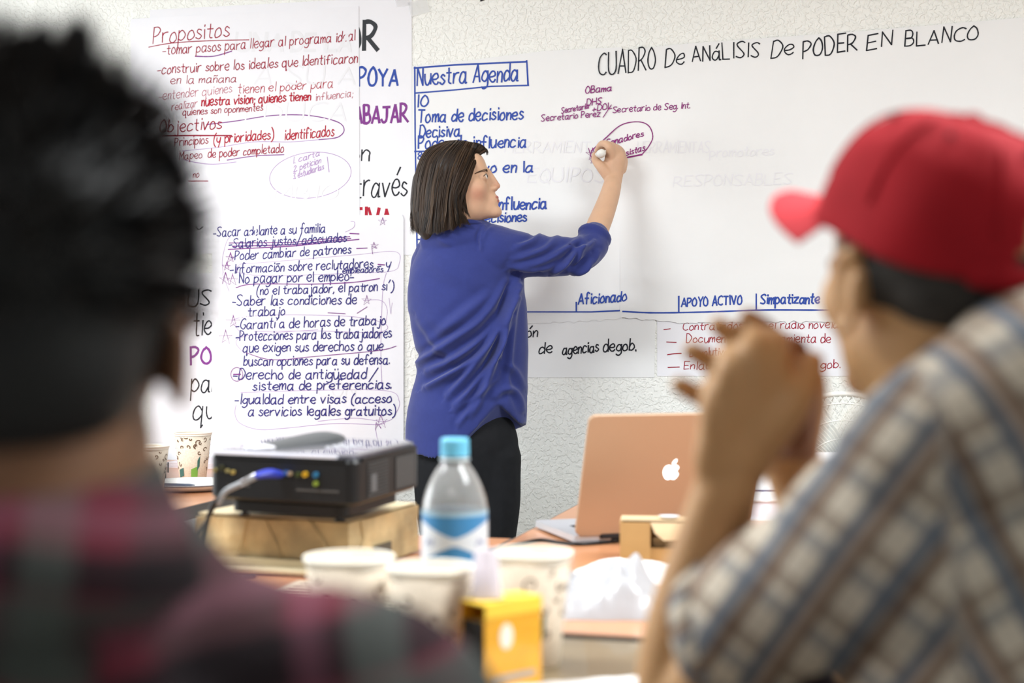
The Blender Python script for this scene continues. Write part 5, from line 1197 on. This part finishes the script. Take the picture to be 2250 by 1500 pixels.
# ================================================================== seated man in the red cap, right foreground
YAW = math.radians(30)
C2 = person_root(np.array([.42, 1.13, 0.]), 'man in a red baseball cap and cream checked shirt, hands clasped before his face')
CH = Head(cf(2047, 603, 1.15), YAW-math.radians(14), math.radians(7), 1.04, False)
fdir = np.array((-math.sin(YAW), math.cos(YAW), 0)); ldir = np.array((-math.cos(YAW), -math.sin(YAW), 0))
nk2 = CH.out([(0, -.045, -.09)])[0]
TC = np.array([.425, 1.14, 0])       # torso centre
SL = cf(1955, 1150, 1.06); ELb = cf(1500, 1545, 1.24); WRb = cf(1598, 1070, 1.19)
SR = TC-ldir*.17+np.array([0, 0, .965]); ER = np.array([.36, 1.42, .80]); WR2 = cf(1738, 1012, 1.30)
p2 = [(CH.out(head_mesh(False)[0]), head_mesh(False)[1])]+[(CH.out(v), f) for s in (-1, 1) for v, f in ear_parts(s)]
p2 += [limb([(nk2+[0, 0, .05], .058), (nk2, .062), (nk2*.5+(TC+[0, 0, 1.0])*.5, .07), (TC+[0, 0, .97], .09)], 5, seg=26),
 limb([(TC+[0, 0, .98], .10), (TC+[0, 0, .85], .125), (TC+[.01, 0, .70], .11), (TC+[.02, 0, .62], .11)], 4, seg=24, flat=(.75, 1.15), ref=fdir),
 limb([(TC+[0, 0, .95], .06), (SL, .055), (SL*.5+ELb*.5, .048), (ELb, .037), (cf(1508, 1400, 1.235), .038), (cf(1545, 1250, 1.215), .033), (WRb, .0275)], 6, seg=22),
 limb([(TC+[0, 0, .95], .06), (SR, .052), (SR*.5+ER*.5, .046), (ER, .037), (ER*.6+WR2*.4, .037), (WR2, .027)], 6, seg=18)]
# left hand: the back faces the camera, fingers folded over the other hand
def H3(px, py, d): return cf(px, py, d)
p2 += [limb([(WRb, .0275), (H3(1612, 1000, 1.18), .034), (H3(1638, 920, 1.185), .040), (H3(1660, 850, 1.195), .043), (H3(1680, 800, 1.205), .036)], 5, seg=24, flat=(.58, 1.0), ref=(0, 1, 0)),
 limb([(H3(1585, 960, 1.175), .018), (H3(1578, 900, 1.168), .0165), (H3(1583, 850, 1.185), .0155), (H3(1600, 835, 1.215), .011)], 4, seg=14),
 limb([(H3(1615, 900, 1.175), .019), (H3(1608, 825, 1.165), .0160), (H3(1620, 785, 1.19), .0150), (H3(1650, 790, 1.225), .010)], 4, seg=14),
 limb([(H3(1650, 880, 1.175), .019), (H3(1652, 790, 1.166), .0160), (H3(1670, 755, 1.195), .0150), (H3(1700, 775, 1.23), .010)], 4, seg=14),
 limb([(H3(1690, 870, 1.18), .019), (H3(1692, 785, 1.172), .0150), (H3(1702, 752, 1.20), .0135), (H3(1716, 775, 1.235), .010)], 4, seg=14),
 limb([(H3(1680, 940, 1.18), .024), (H3(1735, 890, 1.172), .018), (H3(1766, 838, 1.185), .0150), (H3(1785, 796, 1.195), .0110)], 5, seg=14)]
# right hand behind, its fingertips coming out between the knuckles
p2 += [limb([(WR2, .027), (H3(1730, 960, 1.28), .034), (H3(1724, 900, 1.265), .040), (H3(1715, 850, 1.25), .042)], 5, seg=20, flat=(.62, 1.0), ref=(0, 1, 0)),
 limb([(H3(1690, 930, 1.255), .013), (H3(1600, 905, 1.235), .0115), (H3(1545, 875, 1.215), .0095), (H3(1494, 846, 1.195), .0088)], 5, seg=12),
 limb([(H3(1690, 880, 1.25), .013), (H3(1620, 840, 1.232), .0120), (H3(1568, 800, 1.21), .0100), (H3(1520, 770, 1.19), .0088)], 5, seg=12),
 limb([(H3(1700, 840, 1.25), .013), (H3(1660, 790, 1.235), .0120), (H3(1622, 752, 1.215), .0100), (H3(1578, 714, 1.19), .0088)], 5, seg=12),
 limb([(H3(1722, 840, 1.24), .012), (H3(1735, 765, 1.225), .0115), (H3(1756, 775, 1.22), .0100), (H3(1758, 815, 1.22), .0090)], 4, seg=12),
 limb([(H3(1730, 820, 1.25), .013), (H3(1715, 770, 1.24), .0120), (H3(1685, 725, 1.225), .0095), (H3(1643, 696, 1.205), .0086)], 5, seg=12),
 limb([(H3(1745, 960, 1.265), .018), (H3(1752, 900, 1.245), .015), (H3(1750, 872, 1.235), .013)], 4, seg=12)]
V, Fc = remesh(p2, .0042, 3); V = CH.refine(V)
SK2 = srgb(198, 154, 108); col2 = skin_tint(V, CH, SK2, False)
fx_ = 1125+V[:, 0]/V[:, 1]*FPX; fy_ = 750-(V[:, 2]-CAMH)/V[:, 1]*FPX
wt = sm(1.192, 1.215, V[:, 1])*((fx_ < 1800) & (fy_ < 1010) & (V[:, 1] < 1.32)); col2 = col2*(1-.75*wt[:, None])+np.array(srgb(112, 62, 54))*.75*wt[:, None]  # farther hand darkened by depth, shade put into the skin tint
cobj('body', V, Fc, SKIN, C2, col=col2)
face_parts(C2, CH)
GH = mat('cropped_hair', srgb(58, 54, 50), .9, bump=(300, .8, .004), var=(60, .3))
V, Fc = ellipsoid((0, -.015, .020), (.0750, .0920, .082), nu=60, nv=40); V = np.array(V)
V2, F2 = ellipsoid((0, -.045, -.006), (.064, .056, .046), nu=50, nv=30)
Vh, Fh = remesh([(V, Fc), (V2, F2)], .005, 2); front = (Vh[:, 1] > .028) & (Vh[:, 2] < .05) | (Vh[:, 1] > -.005) & (Vh[:, 2] < -.01)
Vh[front] *= np.array([.8, .5, .8]); cobj('hair', CH.out(Vh), Fh, GH, C2)
# cap
cp = empty('baseball_cap', c2w(CH.out([(0, 0, .03)])[0]), TH, 'faded red baseball cap with curved bill and open back, worn by the seated man', 'cap'); cp['_b'] = [float(v) for v in CH.out([(0, 0, .03)])[0]]
REDC = mat('red_cotton', srgb(168, 28, 38), .85, spec=.2, var=(12, .14), bump=(500, .3, .001)); REDB = mat('red_cotton_lit_bill', srgb(206, 58, 66), .8, spec=.25, bump=(400, .2, .001))  # bill is the same cotton coloured lighter, as if lit from above
CB = basis(YAW, math.radians(21)); cc_ = CH.out([(0, -.008, .030)])[0]
def cap_out(P): return np.asarray(P) @ CB.T + cc_
def cap_r(az, t):      # t 0 bottom edge .. 1 crown; az from forward
    el_ = (t)*PI/2; rx, ry, rz = .0900, .112, .104
    z = math.sin(el_)*rz; k = math.cos(el_)**.62
    g = 1+.006*math.cos(6*az)
    return np.array((math.sin(az)*rx*k*g, math.cos(az)*ry*k*g, z-.010))
nA, nT = 96, 26; V = []; Fc = []; idx = {}
for i in range(nA):
    az = 2*PI*i/nA
    for j in range(nT+1):
        t_ = min(.995, j/nT); p = cap_r(az, t_); nn = noise.noise(Vector((math.cos(az)*2.2, math.sin(az)*2.2, t_*2.5)))
        p = p*(1+.022*nn)+np.array((0, .0, .004*noise.noise(Vector((az*1.5, t_*4, 1)))))
        V.append(p)
for i in range(nA):
    for j in range(nT):
        az = 2*PI*(i+.5)/nA-PI; t_ = (j+.5)/nT
        if (az/.31)**2+((t_-.10)/.34)**2 < 1 and t_ > .10: continue       # opening above the strap
        a = i*(nT+1)+j; b = ((i+1) % nA)*(nT+1)+j; Fc.append((a, b, b+1, a+1))
V = np.array(V); o = cobj('crown', cap_out(V), Fc, REDC, cp)
sdm = o.modifiers.new('thick', 'SOLIDIFY'); sdm.thickness = .002; sdm.offset = 1
for k in range(6):       # panel seams
    az = PI/6+k*PI/3; P = [cap_r(az, min(.98, q/14)*1.0)*1.012 for q in range(3 if abs(az-PI) > .5 else 8, 15)]
    V, Fc = tube(P, .0011, 6); cobj('seam', cap_out(V), Fc, REDC, cp)
V, Fc = ellipsoid((0, .0, .0955), (.008, .008, .005), nu=14, nv=8); cobj('top_button', cap_out(V), Fc, REDC, cp)
for k in range(6):
    az = k*PI/3+.1; p = cap_r(az, .72)*1.016; V, Fc = ellipsoid(p, (.0028, .0028, .0028), nu=10, nv=6); cobj('eyelet', cap_out(V), Fc, mat('eyelet_dark', srgb(70, 18, 24), .8), cp)
P = []
for q in range(15):
    az = PI-.66+1.32*q/14; P.append(cap_r(az, .02)*np.array((1.01, 1.01, 1))+np.array((0, 0, .004)))
V, Fc = tube(P, .0095, 8, flat=(1, .22), ref=(0, 0, 1)); cobj('back_strap', cap_out(V), Fc, REDC, cp)
V = []; nu_, nv_ = 24, 10                       # bill
for i in range(nu_+1):
    a = (-1+2*i/nu_)*1.12
    for j in range(nv_+1):
        s_ = j/nv_; base_p = np.array((math.sin(a)*.086, math.cos(a)*.104, 0)); out_l = .078*math.cos(a*1.22)**.75 if abs(a*1.22) < PI/2 else 0
        x = base_p[0]*(1+.06*s_); y = base_p[1]+out_l*s_; z = -.006-.20*abs(x)**1.35*s_*2.2-.010*s_+.003
        V.append((x, y, z))
V2 = [(x, y, z-.0035) for x, y, z in V]; n = len(V); Fc = []
for i in range(nu_):
    for j in range(nv_): a = i*(nv_+1)+j; Fc.append((a, a+1, a+nv_+2, a+nv_+1)); Fc.append((a+n, a+n+nv_+1, a+n+nv_+2, a+n+1))
for i in range(nu_): a = i*(nv_+1)+nv_; Fc.append((a, a+n, a+n+nv_+1, a+nv_+1))
cobj('bill', cap_out(V+V2), Fc, REDB, cp)
# checked short-sleeved shirt
CR = srgb(208, 197, 180); SB = srgb(92, 102, 116); SBR = srgb(104, 80, 64); SP_ = srgb(190, 168, 150)
PL2 = plaid_mat('cream_check', CR, [(1, .054, .1, .12, SB, .5), (1, .054, .45, .11, SBR, .5), (0, .047, .0, .13, SB, .9), (0, .047, .27, .12, SBR, .85), (0, .094, .33, .05, SP_, .5)])
sp2 = [limb([(TC+[0, 0, 1.005], .080), (TC+[.0, 0, .95], .145), (TC+[0, 0, .85], .165), (TC+[.01, 0, .72], .165), (TC+[.02, 0, .62], .16)], 6, seg=34, flat=(.78, 1.12), ref=fdir),
 limb([(nk2+np.array([.005, .0, -.02]), .073), (nk2*.5+(TC+[0, 0, 1.0])*.5, .085), (TC+[0, 0, .98], .10)], 4, seg=28)]
SLc = cf(1622, 1385, 1.175)
slv = [(TC+ldir*.05+[0, 0, .965], .078), (TC+ldir*.12+[0, 0, .955], .088), (SL+[.012, .02, -.01], .082), (SL*.62+SLc*.38+[.01, .01, -.01], .074), (SL*.3+SLc*.7+[.004, 0, 0], .066), (SLc, .061)]
sp2 += [limb([(cf(1990, 1060, 1.06), .058), (cf(2030, 1012, 1.05), .064), (cf(2208, 930, 1.05), .080), (cf(2325, 877, 1.05), .085), (cf(2500, 960, 1.08), .08)], 5, seg=26)]
sp2 += [limb(slv, 6, seg=28), limb([(TC-ldir*.05+[0, 0, .96], .078), (SR, .082), (SR*.6+ER*.4, .070), (SR*.45+ER*.55, .066)], 6, seg=22)]
V, Fc = remesh(sp2, .006, 4); Nn = vnormals(V, Fc)
V = V+Nn*(.008*np.array([noise.noise(Vector((float(p[0])*10, float(p[1])*10, float(p[2])*8))) for p in V]))[:, None]
ax2 = SLc-SL; ax2 /= np.linalg.norm(ax2); s1v = (V-SL)@ax2; rad = V-SL-np.outer(s1v, ax2); rl = np.linalg.norm(rad, axis=1)
ue = np.cross(ax2, (0, 1, 0)); ue /= np.linalg.norm(ue); ve = np.cross(ax2, ue)
ang = np.arctan2(rad@ue, -(rad@ve))*.085
onsl = ((V[:, 0] < .305+(1.0-V[:, 2])*.12) & (V[:, 1] < 1.3))[:, None]
wt_ = np.stack([(V[:, 0]*.86+V[:, 2]*.50), (V[:, 2]*.86-V[:, 0]*.5), V[:, 1]], 1)
ws_ = np.stack([.78*V[:, 0]-.62*V[:, 2]-.35*V[:, 1], .62*V[:, 0]+.78*V[:, 2], V[:, 1]*0], 1)
cobj('checked_shirt', V, Fc, PL2, C2, weave=np.where(onsl, ws_, wt_))
V, Fc = tube([SLc-ax2*.012, SLc+ax2*.012], [.0635, .0635], 30, caps=False); V = np.array(V); cobj('sleeve_hem', V, Fc, PL2, C2, weave=np.stack([np.arctan2((V-SL)@ue, -((V-SL)@ve))*.085, (V-SL)@ax2, V[:, 0]*0], 1))
cr = []; CV = []
for a in np.linspace(-.4, PI+.4, 28):
    cr.append((a, nk2+np.array([0, 0, -.012])+(-ldir*math.cos(a)*.072-fdir*math.sin(a)*.068)))
for a, p in cr:
    o_ = p-nk2; o_[2] = 0; o_ /= np.linalg.norm(o_)+1e-9
    for w_, dz in ((0, .010), (.004, .012), (.030, -.036), (.026, -.038)): CV.append(p+o_*w_+np.array([0, 0, dz]))
n = len(cr); CF = [(4*k+q, 4*k+(q+1) % 4, 4*(k+1)+(q+1) % 4, 4*(k+1)+q) for k in range(n-1) for q in range(4)]; CV = np.array(CV)
cobj('collar', CV, CF, PL2, C2, weave=np.stack([np.repeat([a for a, p in cr], 4)*.07, CV[:, 2]*1.3, CV[:, 0]*0], 1))
KH = mat('khaki_trousers', srgb(96, 88, 74), .85)
h2 = TC+np.array([.02, 0, .57]); seated_legs(C2, h2, [h2+fdir*.40+ldir*.11+[0, 0, -.03], h2+fdir*.40-ldir*.11+[0, 0, -.03]], [h2*[1, 1, 0]+fdir*.40+ldir*.11, h2*[1, 1, 0]+fdir*.40-ldir*.11], KH)

# ------------------------------------------------------------------ chairs under the seated men
def chair(base, yaw, label):
    w = c2w(np.array(base)); t = empty('stacking_chair', w, TH+yaw, label, 'chair', 'chairs under the seated men')
    P_ = mat('chair_plastic', srgb(60, 62, 70), .5); M_ = mat('chair_metal', srgb(150, 150, 152), .3, metal=.9)
    obj('seat', box(-.21, .21, -.20, .20, .40, .418), P_, t, bev=.006)
    obj('backrest', box(-.20, .20, -.235, -.215, .52, .70), P_, t, bev=.006)
    for sx in (-1, 1):
        obj('leg', tube([(sx*.19, .18, .40), (sx*.21, .20, 0.006)], .011, 10), M_, t, smooth=True)
        obj('leg', tube([(sx*.19, -.18, .40), (sx*.21, -.22, 0.006)], .011, 10), M_, t, smooth=True)
        obj('back_post', tube([(sx*.19, -.20, .40), (sx*.19, -.228, .70)], .010, 10), M_, t, smooth=True)
chair((-.245, .78, 0), 0, 'dark plastic chair under the man in the red and green plaid shirt')
chair((TC[0]+.02, TC[1], 0), YAW, 'dark plastic chair under the man in the red cap')
